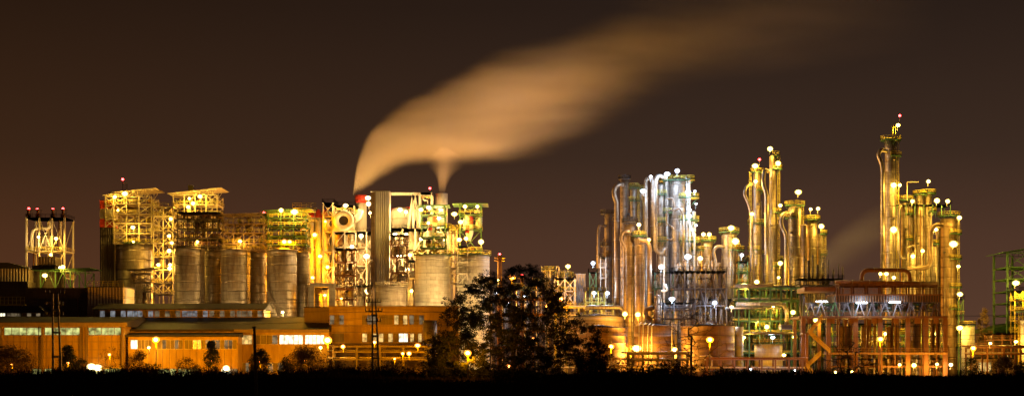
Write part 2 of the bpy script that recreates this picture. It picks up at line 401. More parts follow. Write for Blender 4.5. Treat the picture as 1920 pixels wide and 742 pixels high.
# ================================================================== SETTING
def ground_z(x, y):
    if y < 250: return 0
    w = .16*math.sin(x*.13) + .1*math.sin(x*.41+1)
    if y < 332: return (1.2 + w) * min(1, (y-250)/60)
    return max(0, (1.2 + w) * (1 - (y-332)/25))
mb = MB(); ys = [-60, 0, 60, 120, 180, 220, 250, 262, 275, 290, 300, 310, 316, 322, 328, 334, 342, 350, 358, 372, 400, 520, 800, 1600, 4000]
xs_ = [-3500, -1200, -500] + [-260 + i*5 for i in range(105)] + [500, 1200, 3500]
vs = [(x, y, ground_z(x, y)) for y in ys for x in xs_]; nx_ = len(xs_)
mb.add(vs, [(j*nx_+i, j*nx_+i+1, (j+1)*nx_+i+1, (j+1)*nx_+i) for j in range(len(ys)-1) for i in range(nx_-1)], True)
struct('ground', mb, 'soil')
mb = MB(); mb.add([(-260, 374, .02), (290, 374, .02), (290, 640, .02), (-260, 640, .02)], [(0, 1, 2, 3)]); struct('pavement', mb, 'paved')

def window(t, x0, x1, z0, z1, y, m='win_warm', n=5, fm='cream_paint', rail=0, dark=()):
    mb = MB(); w = .12
    mb.box(x0, x1, y-.12, y-.003, z1-w, z1); mb.box(x0, x1, y-.12, y-.003, z0, z0+w)
    for i in range(n + 1):
        x = x0 + (x1-x0)*i/n; mb.box(max(x0, x-w/2), min(x1, x+w/2), y-.117, y-.003, z0+w, z1-w)
    if rail: mb.box(x0+w, x1-w, y-.1, y-.004, (z0+z1)/2-.05, (z0+z1)/2+.05)
    wd = mb.build('window', fm, t)
    run = MB(); runs = []
    for i in range(n):
        a, b = x0 + (x1-x0)*i/n, x0 + (x1-x0)*(i+1)/n
        if i in dark:
            d = MB().box(a+.07, b-.07, y-.05, y-.01, z0+w, z1-w); runs += [(run, m), (d, 'curtain')]; run = MB()
        else: run.box(a+.07, b-.07, y-.05, y-.01, z0+w, z1-w)
    for q, mm in runs + [(run, m)]:
        if q.v: q.build('pane', mm, sub(wd, t))

# ================================================================== LOW BUILDINGS, LEFT
Y = 430
t = thing('factory_hall', 'low hall of orange lit panels under a flat dark roof behind the twin pole pylon', 'factory hall', X(100, Y), Y)
x0, x1 = X(-60, Y), X(232, Y)
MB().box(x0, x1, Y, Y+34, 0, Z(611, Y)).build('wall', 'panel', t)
mb = MB().prism_x([(Y-1.6, Z(611.5, Y)), (Y-1.6, Z(604, Y)), (Y+16, Z(590, Y)), (Y+35, Z(604, Y)), (Y+35, Z(611.5, Y))], x0-1, x1+1.2); rf = mb.build('roof', 'roof', t)
MB().box(x0-1.1, x1+1.3, Y-1.75, Y-1.62, Z(611.8, Y), Z(604.5, Y)).build('fascia', 'panel_dark', t)
for p in (3, 80, 152, 163, 230): MB().box(X(p, Y)-.3, X(p, Y)+.3, Y-.5, Y-.003, 0, Z(611.6, Y)).build('pillar', 'panel_dark', t)
for a, b, dk in ((-40, 1, ()), (8, 78, ()), (84, 150, ()), (166, 227, ())): window(t, X(a, Y), X(b, Y), Z(628, Y), Z(613, Y), Y, 'win_green', 5, 'panel_dark')
for a, b in ((60, 78), (84, 98), (167, 192), (196, 226)): window(t, X(a, Y), X(b, Y), Z(705, Y), Z(690, Y), Y, 'win_green', 3, 'panel_dark')
mb = MB()
for z in (Z(640, Y), Z(655, Y), Z(670, Y)): mb.box(x0, x1, Y-.06, Y-.002, z-.07, z+.07)
for k in range(24): mb.box(x0+k*1.75, x0+k*1.75+.13, Y-.055, Y-.0015, 2, Z(629, Y))
mb.build('panel_joint', 'panel_dark', t)
for p in (74, 156, 228): MB().bar((X(p, Y), Y-.75, 0), (X(p, Y), Y-.75, Z(612, Y)), .22, 8).build('downpipe', 'dark_steel', t)
MB().box(X(196, Y), X(232, Y), Y-6, Y-.01, 2.9, 3.3).build('entrance_canopy', 'yellow_paint', t)

Y = 438
t = thing('factory_hall', 'long hall with a sloping dark roof and a raised glazed strip along its ridge', 'factory hall', X(400, Y), Y)
x0, x1 = X(236, Y), X(617, Y)
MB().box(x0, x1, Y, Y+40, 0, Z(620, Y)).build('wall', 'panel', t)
a, b = X(150, Y+18), X(565, Y+18)
MB().prism_x([(Y-1, Z(621, Y)), (Y-1, Z(617, Y)), (Y+18, Z(594, Y+18)), (Y+42, Z(594, Y+18)), (Y+42, Z(621, Y))], X(168, Y), X(617, Y)).build('roof', 'roof_sheet', t)
MB().box(X(440, Y), X(618, Y), Y-1.2, Y-1.003, Z(623, Y), Z(617, Y)).build('fascia', 'panel_dark', t)
Yc = Y+18
c = MB().box(X(186, Yc), X(495, Yc), Yc-.5, Yc+12, Z(597, Yc), Z(579, Yc)).build('clerestory', 'panel', t)
mb = MB().prism_x([(Yc-2.2, Z(580, Yc)), (Yc-2, Z(579, Yc)), (Yc+6, Z(567, Yc)), (Yc+14, Z(579, Yc)), (Yc+14, Z(580, Yc))], X(176, Yc), X(499, Yc)).build('clerestory_roof', 'roof', t)
for i, mt in enumerate(['win_blue', 'win_blue', 'win_dim', 'win_blue', 'win_dim', 'win_green']):
    w0 = 188 + i*51.2; window(t, X(w0, Yc), X(w0+49, Yc), Z(594, Yc), Z(581.5, Yc), Yc-.5, mt if i < 5 else 'win_dim', 5, 'panel', dark=(1, 3) if i % 2 == 0 else (3,))
for i, (a, b, mt, dk) in enumerate([(450, 473, 'win_warm', ()), (478, 521, 'win_dim', (0, 1, 2)), (524, 568, 'win_white', ()), (572, 608, 'win_white', ())]):
    window(t, X(a, Y), X(b, Y), Z(645, Y), Z(627, Y), Y, mt, 3 if i == 0 else (4 if i == 1 else 5), 'cream_paint', dark=dk)
for a, b in ((448, 467), (502, 531)): window(t, X(a, Y), X(b, Y), Z(697, Y), Z(679, Y), Y, 'win_dim', 3, 'cream_paint', dark=(1,))
MB().bar((X(447.5, Y), Y-.5, 0), (X(447.5, Y), Y-.5, Z(617, Y)), .25, 8).build('downpipe', 'dark_steel', t)
Y = 431
t = thing('lean_to_building', 'orange lit low annex with a long row of small windows and a lean-to roof', 'annex building', X(343, Y), Y)
x0, x1 = X(240, Y), X(446, Y)
MB().box(x0, x1, Y, Y+6.9, 0, Z(631, Y)).build('wall', 'panel', t)
MB().prism_x([(Y-.8, Z(631, Y)), (Y-.8, Z(628, Y)), (Y+6.5, Z(622, Y)), (Y+6.5, Z(631, Y))], x0-.5, x1+.4).build('roof', 'roof', t)
for a, b, mt, n, dk in ((245, 285, 'win_white', 6, (2, 3, 4, 5)), (296, 343, 'win_dim', 6, (0, 2, 3, 5)), (346, 393, 'win_dim', 6, (0, 1, 4)), (397, 444, 'win_dim', 6, (2, 5))):
    window(t, X(a, Y), X(b, Y), Z(654, Y), Z(636, Y), Y, mt, n, 'cream_paint', dark=dk)
for a, b, mt in ((296, 330, 'win_green'), (334, 372, 'win_green'), (415, 432, 'win_white'), (434, 445, 'win_dim')): window(t, X(a, Y), X(b, Y), Z(706, Y), Z(690, Y), Y, mt, 3, 'panel_dark')
mb = MB()
for k in range(16): mb.box(x0+k*1.85, x0+k*1.85+.13, Y-.055, Y-.0015, 2, Z(655, Y))
mb.build('panel_joint', 'panel_dark', t)

Y = 462
t = thing('site_hut', 'small dark roofed building with one bright pane at its end, behind the panelled hall roof', 'building', X(20, Y), Y)
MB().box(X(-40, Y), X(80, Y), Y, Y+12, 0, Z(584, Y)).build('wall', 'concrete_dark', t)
MB().prism([(X(-44, Y), Z(584, Y)), (X(86, Y), Z(584, Y)), (X(74, Y), Z(573.5, Y)), (X(-44, Y), Z(573.5, Y))], Y-1, Y+13).build('roof', 'roof', t)
window(t, X(0, Y), X(10, Y), Z(593, Y), Z(586, Y), Y, 'win_white', 2); window(t, X(13, Y), X(40, Y), Z(593, Y), Z(586, Y), Y, 'win_dim', 4); window(t, X(42, Y), X(76, Y), Z(593, Y), Z(586, Y), Y, 'win_dim', 4, dark=(0, 2))
Y = 470
t = thing('substation_block', 'blank dark concrete block behind the twin pole pylon', 'building', X(108, Y), Y)
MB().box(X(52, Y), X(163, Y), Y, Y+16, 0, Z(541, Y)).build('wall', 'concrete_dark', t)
MB().box(X(51, Y), X(164, Y), Y-.3, Y+16.3, Z(541, Y), Z(539, Y)).build('coping', 'concrete_dark', t)
MB().bar((X(147, Y), Y-.5, 0), (X(147, Y), Y-.5, Z(560, Y)), .5, 8).build('vent_pipe', 'rust_paint', t)
Y = 468
t = thing('corrugated_shed', 'brown ribbed sheet metal shed with a railed roof beside the striped chimney', 'shed', X(197, Y), Y)
MB().box(X(163.5, Y), X(231, Y), Y, Y+14, 0, Z(538, Y)).build('wall', 'sheet_rib', t)
rf = MB().box(X(163, Y), X(232, Y), Y-.3, Y+14.3, Z(538, Y), Z(536.5, Y)).build('roof', 'roof_sheet', t)
mb = MB(); railing_line(mb, [(X(163, Y), Y, Z(536.5, Y)), (X(231, Y), Y, Z(536.5, Y))], 1.5, .11, 1.5, (1, .6, .3)); mb.build('railing', 'yellow_paint', sub(rf, t))
Y = 482
t = thing('concrete_building', 'dark concrete building at the edge of the plant, below the brown upper shed', 'building', X(0, Y), Y)
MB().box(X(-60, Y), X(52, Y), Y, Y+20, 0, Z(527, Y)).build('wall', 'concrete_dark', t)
MB().box(X(-60, Y), X(48, Y), Y+3, Y+18, Z(526.9, Y), Z(502, Y)).build('upper_wall', 'sheet_rib', t)
MB().prism([(X(-60, Y), Z(502, Y)), (X(50, Y), Z(502, Y)), (X(12, Y), Z(491, Y)), (X(-60, Y), Z(491, Y))], Y+2, Y+19).build('roof', 'roof', t)
t = thing('walkway', 'yellow railed walkway low against the dark concrete building', 'walkway', X(20, 476), 476, Z(570, 476))
MB().box(X(-30, 476), X(46, 476), 476, 478, Z(572, 476), Z(570, 476)).build('deck', 'yellow_paint', t)
mb = MB(); railing_line(mb, [(X(-30, 476), 476, Z(570, 476)), (X(46, 476), 476, Z(570, 476))], 2.2, .1, 1.2, (1, .5)); mb.build('railing', 'yellow_paint', t)
for p in (-20, 10, 40): MB().bar((X(p, 476), 477, 0), (X(p, 476), 477, Z(572, 476)), .3).build('post', 'yellow_paint', t)
Y = 490
t = thing('roof_plant_room', 'small grey plant room beside the green open shelter', 'building', X(80, Y), Y)
MB().box(X(60, Y), X(103, Y), Y, Y+10, 0, Z(497, Y)).build('wall', 'concrete_dark', t)
MB().box(X(72, Y), X(104, Y), Y-.6, Y+6, Z(497, Y), Z(481, Y)).build('upper_wall', 'sheet_rib', t)
frame('green open shelter with a thin roof on three posts beside the grey plant room', 76, 160, 486, 10, 508, 541, (), 4, 'green_paint', 'green_paint', brace=3, roof=(1, 5, 'green_paint'), w=.35, name='steel_shelter', cat='shelter', overhang=2.0)

frame('white steel tower carrying a tank and four thin stacks with red lights', 50, 121, 516, 10, 408, None, (408, 470, 520), 4, 'white_paint', 'yellow_paint', brace=1, w=.5, clutter=10, name='steel_tower', cat='tower')
column('squat white tank glowing inside the white tower with four stacks', 83, 26, 522, 440, 470, 'white_paint', top='dome', name='tank', cat='tank', bands=2)
for i, (p, d) in enumerate(((53, 'outermost of the four, above the end post'), (71, 'second from the outer end'), (99, 'third, above the inner braces'), (118, 'innermost, nearest the striped chimney'))):
    t = thing('vent_stack', 'thin dark stack on the white tower, ' + d, 'stack', X(p, 521), 521, Z(408, 521), 'vent stacks on the white tower')
    MB().lathe(X(p, 521), 521, [(.7, Z(408, 521)+.1), (.7, Z(402, 521)), (.42, Z(401, 521)), (.42, Z(394, 521)), (.6, Z(393.5, 521)), (.6, Z(392, 521))], 12).build('shell', 'rust_paint', t)
    ladder(t, X(p, 521)+1.1, 520.8, Z(408, 521), Z(393, 521), 'dark_steel')
pipe('bent white pipe between the stacks inside the white tower', [(60, 470, 519), (60, 428, 519), (96, 428, 519), (96, 408, 519)], 6, 'white_paint')

# ---- striped chimney and the two canopy towers
Y = 506
t = thing('striped_chimney', 'square dark chimney with red and white bands at its top', 'chimney', X(200, Y), Y)
for a, b, m, nme in ((375, 391, 'red_paint', 'red_band'), (391, 410, 'white_paint', 'white_band'), (410, 426, 'red_paint', 'red_band')):
    MB().box(X(187, Y)-.01*(a % 3), X(214, Y)+.01*(a % 3), Y, Y+5, Z(b, Y), Z(a, Y)).build(nme, m, t)
MB().box(X(187.3, Y), X(213.7, Y), Y+.05, Y+4.95, 0, Z(426, Y)).build('shaft', 'chimney_sheet', t)
MB().bar((X(216, Y), Y, 0), (X(216, Y), Y, Z(392, Y)), .4, 8).build('riser_pipe', 'cream_paint', t)
SM = 'silo_steel'
column('wide steel silo under the canopied tower beside the striped chimney', 253, 68, 508, 458, None, SM, [pl(458, FULL, .9)], 'flat', bands=3.1, name='silo', cat='silo', rm='yellow_paint')
frame('tall open steel tower with a pitched canopy on the silo by the striped chimney', 214, 284, 503, 10, 368, 457, (382, 401, 418, 437, 456), 4, 'cream_paint', 'yellow_paint', brace=1, roof=(6, 14, 'cream_paint'), w=.28, clutter=20, name='steel_tower', cat='tower', overhang=1.6)
frame('narrow canopy bay bridging the striped chimney and its neighbour tower', 198, 213, 501, 8, 368, 426, (384, 410), 2, 'cream_paint', 'yellow_paint', roof=(1, 5, 'cream_paint'), w=.3, name='steel_tower', cat='tower', overhang=.8)
t = thing('antenna_mast', 'short yellow mast with a red light on the canopy beside the striped chimney', 'mast', X(234, 506), 506, Z(358, 506))
mb = MB()
for dx in (-.7, .7): mb.bar((X(234, 506)+dx, 506, Z(362, 506)), (X(234, 506)+dx, 506, Z(343, 506)), .13)
for k in range(5): mb.bar((X(234, 506)-.7, 506, Z(359-4*k, 506)), (X(234, 506)+.7, 506, Z(359-4*k, 506)), .1)
mb.build('mast', 'yellow_paint', t)
frame('slim stair tower full of lamps between the two canopied towers', 288, 324, 500, 8, 387, None, (405, 432, 455, 480, 505, 530, 550), 3, 'cream_paint', 'yellow_paint', brace=1, w=.28, clutter=18, name='stair_tower', cat='tower')
frame('tall open steel tower with a pitched canopy behind the dark scaffold', 325, 407, 506, 10, 365, None, (383, 402, 425, 447, 470), 5, 'cream_paint', 'yellow_paint', brace=1, roof=(1, 12, 'cream_paint'), w=.3, clutter=20, name='steel_tower', cat='tower', overhang=1.6)
t = thing('vent_box', 'small railed vent box on top of the canopy behind the dark scaffold', 'vent', X(358, 508), 508, Z(355, 508))
MB().box(X(354, 508), X(362, 508), 507, 509, Z(362, 508), Z(349, 508)).build('box', 'yellow_paint', t)
MB().box(X(353, 508), X(363, 508), 506.8, 509.2, Z(349, 508), Z(347.5, 508)).build('cap', 'cream_paint', t)
# scaffold and the silo row
frame('dark rusty scaffold with vessels on top of the front silo of the row', 333, 408, 486, 9, 398, 467, (398, 410, 428, 446, 461), 5, 'dark_steel', 'rust_paint', brace=1, w=.24, clutter=30, cm=('dark_steel', 'clad_brown', 'dark_steel'), cat='scaffold')
for i, (pc, w, Yc, yt, lab) in enumerate([
    (355.5, 56, 488, 468, 'big steel silo under the dark rusty scaffold'),
    (396, 40, 499, 470, 'partly hidden silo behind the one under the dark scaffold'),
    (441.5, 55, 488, 470, 'big steel silo in the middle of the row, below the plain brown frame'),
    (484, 38, 499, 472, 'partly hidden silo between the middle silo and the one with a spiral stair'),
    (528.5, 56, 488, 470, 'big steel silo with a spiral stair around its side'),
    (567, 28, 494, 473, 'narrow steel silo at the end of the row beside the orange glow')]):
    t = column(lab, pc, w, Yc, yt, None, SM, [pl(yt, FULL, .5)], 'cone', bands=2.65, name='silo', cat='silo', group='steel silos in the long row', rm='clad_dim', pm='clad_dim', rim=.09)
    x = X(pc, Yc); r = w*.5*Yc/F
    if i == 4:
        mb = MB(); pts = [(x+(r+.5)*math.cos(math.radians(190+a*2.4)), Yc+(r+.5)*math.sin(math.radians(190+a*2.4)), 3+(Z(yt+60, Yc)+6-3)*(1-a/62)) for a in range(62)]
        mb.tube(pts, .18, 4); railing_line(mb, pts[::4], 1.1, .08, 1.2); mb.build('spiral_stair', 'clad', t)
    if i in (0, 2): ladder(t, x+r*.93, Yc-r*.5, 1, Z(yt, Yc), 'clad_dim')
frame('plain brown steel frame on the middle silo with one bright lamp', 419, 495, 487, 9, 404, 469, (419, 436, 456, 468), 5, 'panel_dark', 'yellow_paint', brace=1, roof=(2, 4, 'panel_dark'), w=.24, clutter=22, cm=('clad_brown', 'dark_steel', 'clad_dim'), cat='steel frame', overhang=1)
frame('green canopied frame glowing orange inside on the silo with the spiral stair', 503, 574, 487, 9, 398, 469, (408, 424, 442, 458), 4, 'green_paint', 'yellow_paint', brace=1, roof=(2, 6, 'green_paint'), w=.26, clutter=20, cm=('clad', 'cream_paint', 'rust_paint', 'clad_brown'), cat='steel frame', overhang=1.6)
frame('green bridge frame linking the brown frame and the green canopied frame', 490, 502, 492, 7, 404, 470, (420, 448, 466), 2, 'green_paint', 'yellow_paint', w=.26, clutter=6)
frame('stair landing frame in front of the wide silo by the striped chimney', 246, 283, 495, 5, 505, None, (512, 528, 545), 3, 'clad_dim', 'clad_dim', brace=1, roof=(-2, 3, 'dark_steel'), w=.24, clutter=8, overhang=1.2)
frame('low yellow catwalk frame between the canopied tower and the middle silo', 408, 421, 498, 6, 452, None, (452, 468, 500, 530), 2, 'cream_paint', 'yellow_paint', w=.26, clutter=5)
# ================================================================== MIDDLE PLANT
# orange corner: three vessels with red and white domes
for i, (pc, d) in enumerate(((584, 'outermost, beside the green canopied frame'), (597, 'middle one of the three'), (609.5, 'nearest the cream frame with the fan'))):
    Y = 520; x = X(pc, Y); r = 12.2*.5*Y/F
    t = thing('dome_vessel', 'upright vessel with a red and white dome, ' + d, 'vessel', x, Y, 0, 'vessels with red and white domes')
    MB().lathe(x, Y, [(r, 0), (r, Z(470, Y)), (r+.1, Z(470, Y)+.1), (r+.1, Z(468, Y)), (r, Z(467.6, Y)), (r, Z(416, Y))], 24).build('shell', 'white_paint', t)
    MB().lathe(x, Y, [(r+.05, Z(416, Y)), (r+.05, Z(408, Y))], 24).build('white_band', 'white_paint', t)
    MB().lathe(x, Y, [(r+.05, Z(408, Y))] + [(r*math.cos(a*PI/14), Z(408, Y)+(Z(392, Y)-Z(408, Y))*math.sin(a*PI/14)) for a in range(1, 7)] + [(.05, Z(392, Y))], 24).build('red_dome', 'red_paint', t)
Y = 534
t = thing('filter_house', 'big cream filter building with slanted hoppers glowing orange', 'building', X(602, Y), Y)
MB().box(X(577, Y), X(640, Y), Y, Y+14, 0, Z(425, Y)).build('wall', 'cream_paint', t)
mb = MB()
for k in range(3): mb.prism([(X(579+k*20, Y), Z(500, Y)), (X(597+k*20, Y), Z(500, Y)), (X(590+k*20, Y), Z(528, Y)), (X(586+k*20, Y), Z(528, Y))], Y-6, Y-.01)
mb.build('hopper', 'cream_paint', t)
frame('red roofed filter deck behind the three domed vessels', 566, 640, 528, 5, 400, None, (430, 470, 505), 4, 'cream_paint', 'yellow_paint', w=.3, clutter=24, roof=(1, 1, 'rust_paint'))
t = thing('roof_railing', 'lone railed platform above the red and white domes', 'platform', X(568, 525), 525, Z(392, 525))
MB().box(X(548, 525), X(592, 525), 525, 530, Z(390, 525), Z(388.6, 525)).build('deck', 'cream_paint', t)
for p in (550, 590): MB().bar((X(p, 525), 527, Z(400, 525)), (X(p, 525), 527, Z(390, 525)), .3).build('post', 'cream_paint', t)
mb = MB(); railing_line(mb, [(X(548, 525), 525, Z(388.6, 525)), (X(592, 525), 525, Z(388.6, 525))], 1.4, .1, 1.5); mb.build('railing', 'yellow_paint', t)
frame('cream corner frame with diagonal braces beside the round fan housing', 606, 624, 508, 12, 380, None, (380, 405, 433, 470, 500, 530), 2, 'cream_paint', 'yellow_paint', brace=2, w=.42, clutter=10)
frame('short cream gantry between the corner frame and the red topped chimney', 626, 664, 509, 10, 385, 433, (385, 397), 3, 'cream_paint', 'yellow_paint', brace=1, w=.3)
frame('broad cream process frame with three decks behind the round concrete tank', 626, 728, 508, 16, 434, None, (434, 462, 498, 535), 6, 'white_paint', 'cream_paint', brace=1, w=.38, clutter=60, cat='steel frame')
# fan housing
Y = 505
t = thing('fan_housing', 'large round fan housing with a dark hub high on the cream frame', 'fan', X(644, Y), Y, Z(434, Y))
x, z, r = X(644, Y), Z(413, Y), 19*Y/F
mb = MB(); vs = []; n = 40
for rr, yy in ((r, Y+3.5), (r, Y), (r*.92, Y-.15), (r*.5, Y-.15), (r*.46, Y+.3)):
    for j in range(n): vs.append((x+rr*math.cos(2*PI*j/n), yy, z+rr*math.sin(2*PI*j/n)))
mb.add(vs, [(i*n+j, i*n+(j+1) % n, (i+1)*n+(j+1) % n, (i+1)*n+j) for i in range(4) for j in range(n)], True); mb.build('casing', 'white_paint', t)
mb = MB().add([(x+r*.47*math.cos(2*PI*j/n), Y+.32, z+r*.47*math.sin(2*PI*j/n)) for j in range(n)], [tuple(range(n))]); mb.build('inlet', 'dark_steel', t)
MB().tube(bend([(x+r*.9, Y+1.8, z), (x+r*1.5, Y+1.8, z+1.5), (x+r*1.7, Y+1.8, z+3.5)], 2), 1.0, 14).build('outlet_duct', 'white_paint', t)
MB().prism([(x-r*.9, z-r*.6), (x+r*.9, z-r*.6), (x+r*1.2, Z(433.5, Y)), (x-r*1.2, Z(433.5, Y))], Y+.4, Y+3).build('pedestal', 'cream_paint', t)
# chimneys and the grey duct
Y = 522
t = thing('chimney', 'white round chimney with a red collar giving off the big steam plume', 'chimney', X(676.5, Y), Y)
x, r = X(676.5, Y), 11*Y/F
MB().lathe(x, Y, [(r, 0), (r, Z(381, Y))], 28).build('shaft', 'white_paint', t)
MB().lathe(x, Y, [(r+.06, Z(381, Y)), (r+.06, Z(366, Y)), (r*.85, Z(366, Y)), (r*.82, Z(370, Y))], 28).build('red_collar', 'red_paint', t)
Y = 500
t = thing('grey_duct', 'tall square grey duct of ribbed sheet rising above everything around it', 'duct', X(712, Y), Y)
MB().box(X(703, Y), X(730, Y), Y, Y+6, 0, Z(359.5, Y)).build('shaft', 'duct_rib', t)
MB().box(X(695.5, Y), X(703, Y)-.02, Y-.2, Y+6.2, 0, Z(361, Y)).build('rust_panel', 'clad_brown', t)
mb = MB()
for k in range(7): mb.box(X(702.9, Y), X(730.4, Y), Y-.12, Y-.005, Z(380+k*24, Y)-.12, Z(380+k*24, Y)+.12)
mb.build('stiffener', 'duct_rib', t)
MB().box(X(695, Y), X(731, Y), Y-.4, Y+6.4, Z(359.4, Y), Z(358, Y)).build('cap', 'grey_paint', t)
MB().tube(bend([(X(692, Y), Y-1, 0), (X(692, Y), Y-1, Z(492, Y)), (X(700, Y), Y-1, Z(488, Y))], 1), .35, 8).build('side_pipe', 'white_paint', t)
Y = 521
t = column('white round chimney without a collar, with the thinner steam wisp', 828, 23, Y, 363, None, 'white_paint', [pl(428, FULL)], 'open', name='chimney', cat='chimney', bands=4.5, rim=.04)
# concrete tank in front
column('round concrete tank with a railed rim in front of the grey duct', 734, 58, 484, 537, None, 'concrete', [pl(538, FULL, .3)], 'flat', bands=2.9, name='concrete_tank', cat='tank', rm='white_paint', pm='concrete', rim=.05)
# dark vessel scaffold in front of frame
frame('dark scaffold with stacked vessels beside the tall grey duct', 732, 762, 494, 6, 440, 538, (440, 458, 481, 510, 528), 3, 'rust_paint', 'clad_dim', brace=1, w=.24, clutter=26, cm=('dark_steel', 'clad_brown', 'clad_dim'), cat='scaffold')
frame('dark pump scaffold in front of the broad cream frame, above the orange office roof', 628, 664, 494, 7, 466, None, (466, 490, 515, 540, 560), 3, 'rust_paint', 'clad_dim', brace=1, w=.24, clutter=34, cm=('dark_steel', 'clad_brown', 'clad_dim', 'white_paint'), cat='scaffold')
frame('low pale pipe frame right behind the office roof', 664, 694, 492, 6, 535, None, (535, 552), 3, 'white_paint', 'white_paint', brace=2, w=.24, clutter=16)
# main white frame
frame('wide cream process frame with blazing lamps between the grey duct and the green towers', 731, 850, 512, 16, 429, None, (429, 466, 484, 510), 6, 'cream_paint', 'cream_paint', brace=1, w=.42, clutter=80, cm=('white_paint', 'cream_paint', 'clad', 'clad', 'rust_paint'), cat='steel frame')
frame('cream leg frame with crossed braces between the concrete tank and the white silo', 763, 779, 500, 8, 488, None, (488, 520), 2, 'cream_paint', 'cream_paint', brace=2, w=.45, clutter=8)
frame('cream braced tower between the two white silos', 844, 856, 494, 6, 430, None, (435, 475, 502, 530), 2, 'cream_paint', 'yellow_paint', brace=2, w=.4)
frame('pale caged ladder tower in front of the partly hidden white silo', 858, 877, 483, 3, 462, None, (462, 490, 512, 535), 2, 'white_paint', 'white_paint', brace=1, w=.25)
Y = 520
t = thing('reactor_dome', 'big white domed reactor glaring in lamp light beside the grey duct', 'reactor', X(752, Y), Y, Z(429, Y))
x = X(752, Y); r = 20*Y/F
MB().lathe(x, Y, [(r, Z(428.5, Y)), (r, Z(400, Y))] + [(r*math.cos(a*PI/14), Z(400, Y)+(Z(388, Y)-Z(400, Y))*math.sin(a*PI/14)) for a in range(1, 7)] + [(.1, Z(388, Y))], 32).build('shell', 'white_paint', t)
MB().lathe(x, Y, [(r+.2, Z(412, Y)), (r+.2, Z(410, Y))], 32).build('hoop', 'cream_paint', t)
t = thing('horizontal_drum', 'white horizontal drum with round end beside the domed reactor', 'drum', X(778, 518), 518, Z(428, 518))
y = 518; xa, xb, zc, r = X(766, y), X(786, y), Z(403, y), 11*y/F
MB().tube([(xa-1.2, y, zc), (xa-.9, y, zc), (xa-.4, y, zc), (xa, y, zc), (xb, y, zc), (xb+.4, y, zc), (xb+.9, y, zc)], [r*.2, r*.6, r*.9, r, r, r*.9, r*.5], 26).build('shell', 'white_paint', t)
for p in (769, 783): MB().box(X(p, y)-.3, X(p, y)+.3, y-1.2, y+1.2, Z(428.5, y), zc-r*.85).build('saddle', 'cream_paint', t)
t = thing('red_roof_beam', 'long red roof beam behind the domed reactor and the A-shaped frame', 'roof beam', X(762, 527), 527, Z(429, 527))
MB().prism([(X(734, 527), Z(398, 527)), (X(790, 527), Z(400, 527)), (X(790, 527), Z(386, 527)), (X(734, 527), Z(390, 527))], 527, 529).build('beam', 'red_paint', t)
for p in (738, 786): MB().bar((X(p, 527), 528, Z(429, 527)), (X(p, 527), 528, Z(396, 527)), .5).build('post', 'rust_paint', t)
Y = 514
t = thing('support_trestle', 'white A-shaped frame with a long top beam reaching to the grey duct', 'support frame', X(775, Y), Y, Z(429, Y))
for a, b in ((765, 775), (775, 775), (789, 777)): MB().bar((X(a, Y), Y, Z(428, Y)), (X(b, Y), Y, Z(366, Y)), .75).build('leg', 'white_paint', t)
MB().box(X(731, Y), X(786, Y), Y-.5, Y+.5, Z(366, Y), Z(361, Y)).build('top_beam', 'white_paint', t)
frame('square white portal frame above the green tower, holding a red light', 787, 809, 513, 7, 361, 429, (361, 366, 385), 2, 'white_paint', 'white_paint', brace=1, rail=False, w=.55, clutter=5)
# green towers
frame('green tower with lamps and a flat canopy on the full front white silo', 790, 834, 496, 7, 385, 476, (402, 424, 444, 464), 3, 'green_paint', 'yellow_paint', brace=1, roof=(-1, 0, 'green_paint'), w=.3, clutter=12, cm=('white_paint', 'rust_paint', 'clad'), overhang=1.4, name='steel_tower', cat='tower')
frame('green tower with a wide flat canopy standing apart near the end of the plant', 862, 902, 496, 7, 383, 476, (402, 430, 470), 2, 'green_paint', 'yellow_paint', brace=2, roof=(0, 0, 'green_paint'), w=.32, clutter=5, cm=('white_paint', 'rust_paint'), overhang=2.2, name='steel_tower', cat='tower')
def check_vessel(pc, w, Y, yt, yb, lab):
    x = X(pc, Y); r = w*.5*Y/F; t = thing('banded_hopper', lab, 'hopper', x, Y, Z(yb, Y)); h = (yb-yt)
    MB().lathe(x, Y, [(r*.3, Z(yb, Y)), (r, Z(yb-h*.3, Y)), (r, Z(yt, Y)), (.1, Z(yt-2, Y))], 20).build('shell', 'white_paint', t)
    for a, sgn in ((.05, 1), (.4, -1)):
        mb = MB(); n = 10; vs = []
        for j in range(n+1):
            an = math.radians(-90 + sgn*(j*9)); vs += [(x+(r+.05)*math.cos(an), Y+(r+.05)*math.sin(an), Z(yt+h*a, Y)), (x+(r+.05)*math.cos(an), Y+(r+.05)*math.sin(an), Z(yt+h*(a+.3), Y))]
        mb.add(vs, [(2*j, 2*j+1, 2*j+3, 2*j+2) for j in range(n)]); mb.build('red_patch', 'red_paint', t)
check_vessel(811, 17, 499, 404, 444, 'white hopper with red checks inside the green tower on the full silo')
check_vessel(880, 15, 499, 404, 452, 'white hopper with red checks inside the green tower that stands apart')
column('full view white silo with pale rings, railed in green', 811, 65, 490, 478, None, 'silo_white', [pl(479, FULL, .5)], 'flat', bands=2.0, name='silo', cat='silo', rim=.05)
column('white silo partly hidden behind the big dark tree', 888, 60, 490, 478, None, 'silo_white', [pl(479, FULL, .5)], 'flat', bands=2.0, name='silo', cat='silo', rim=.05)
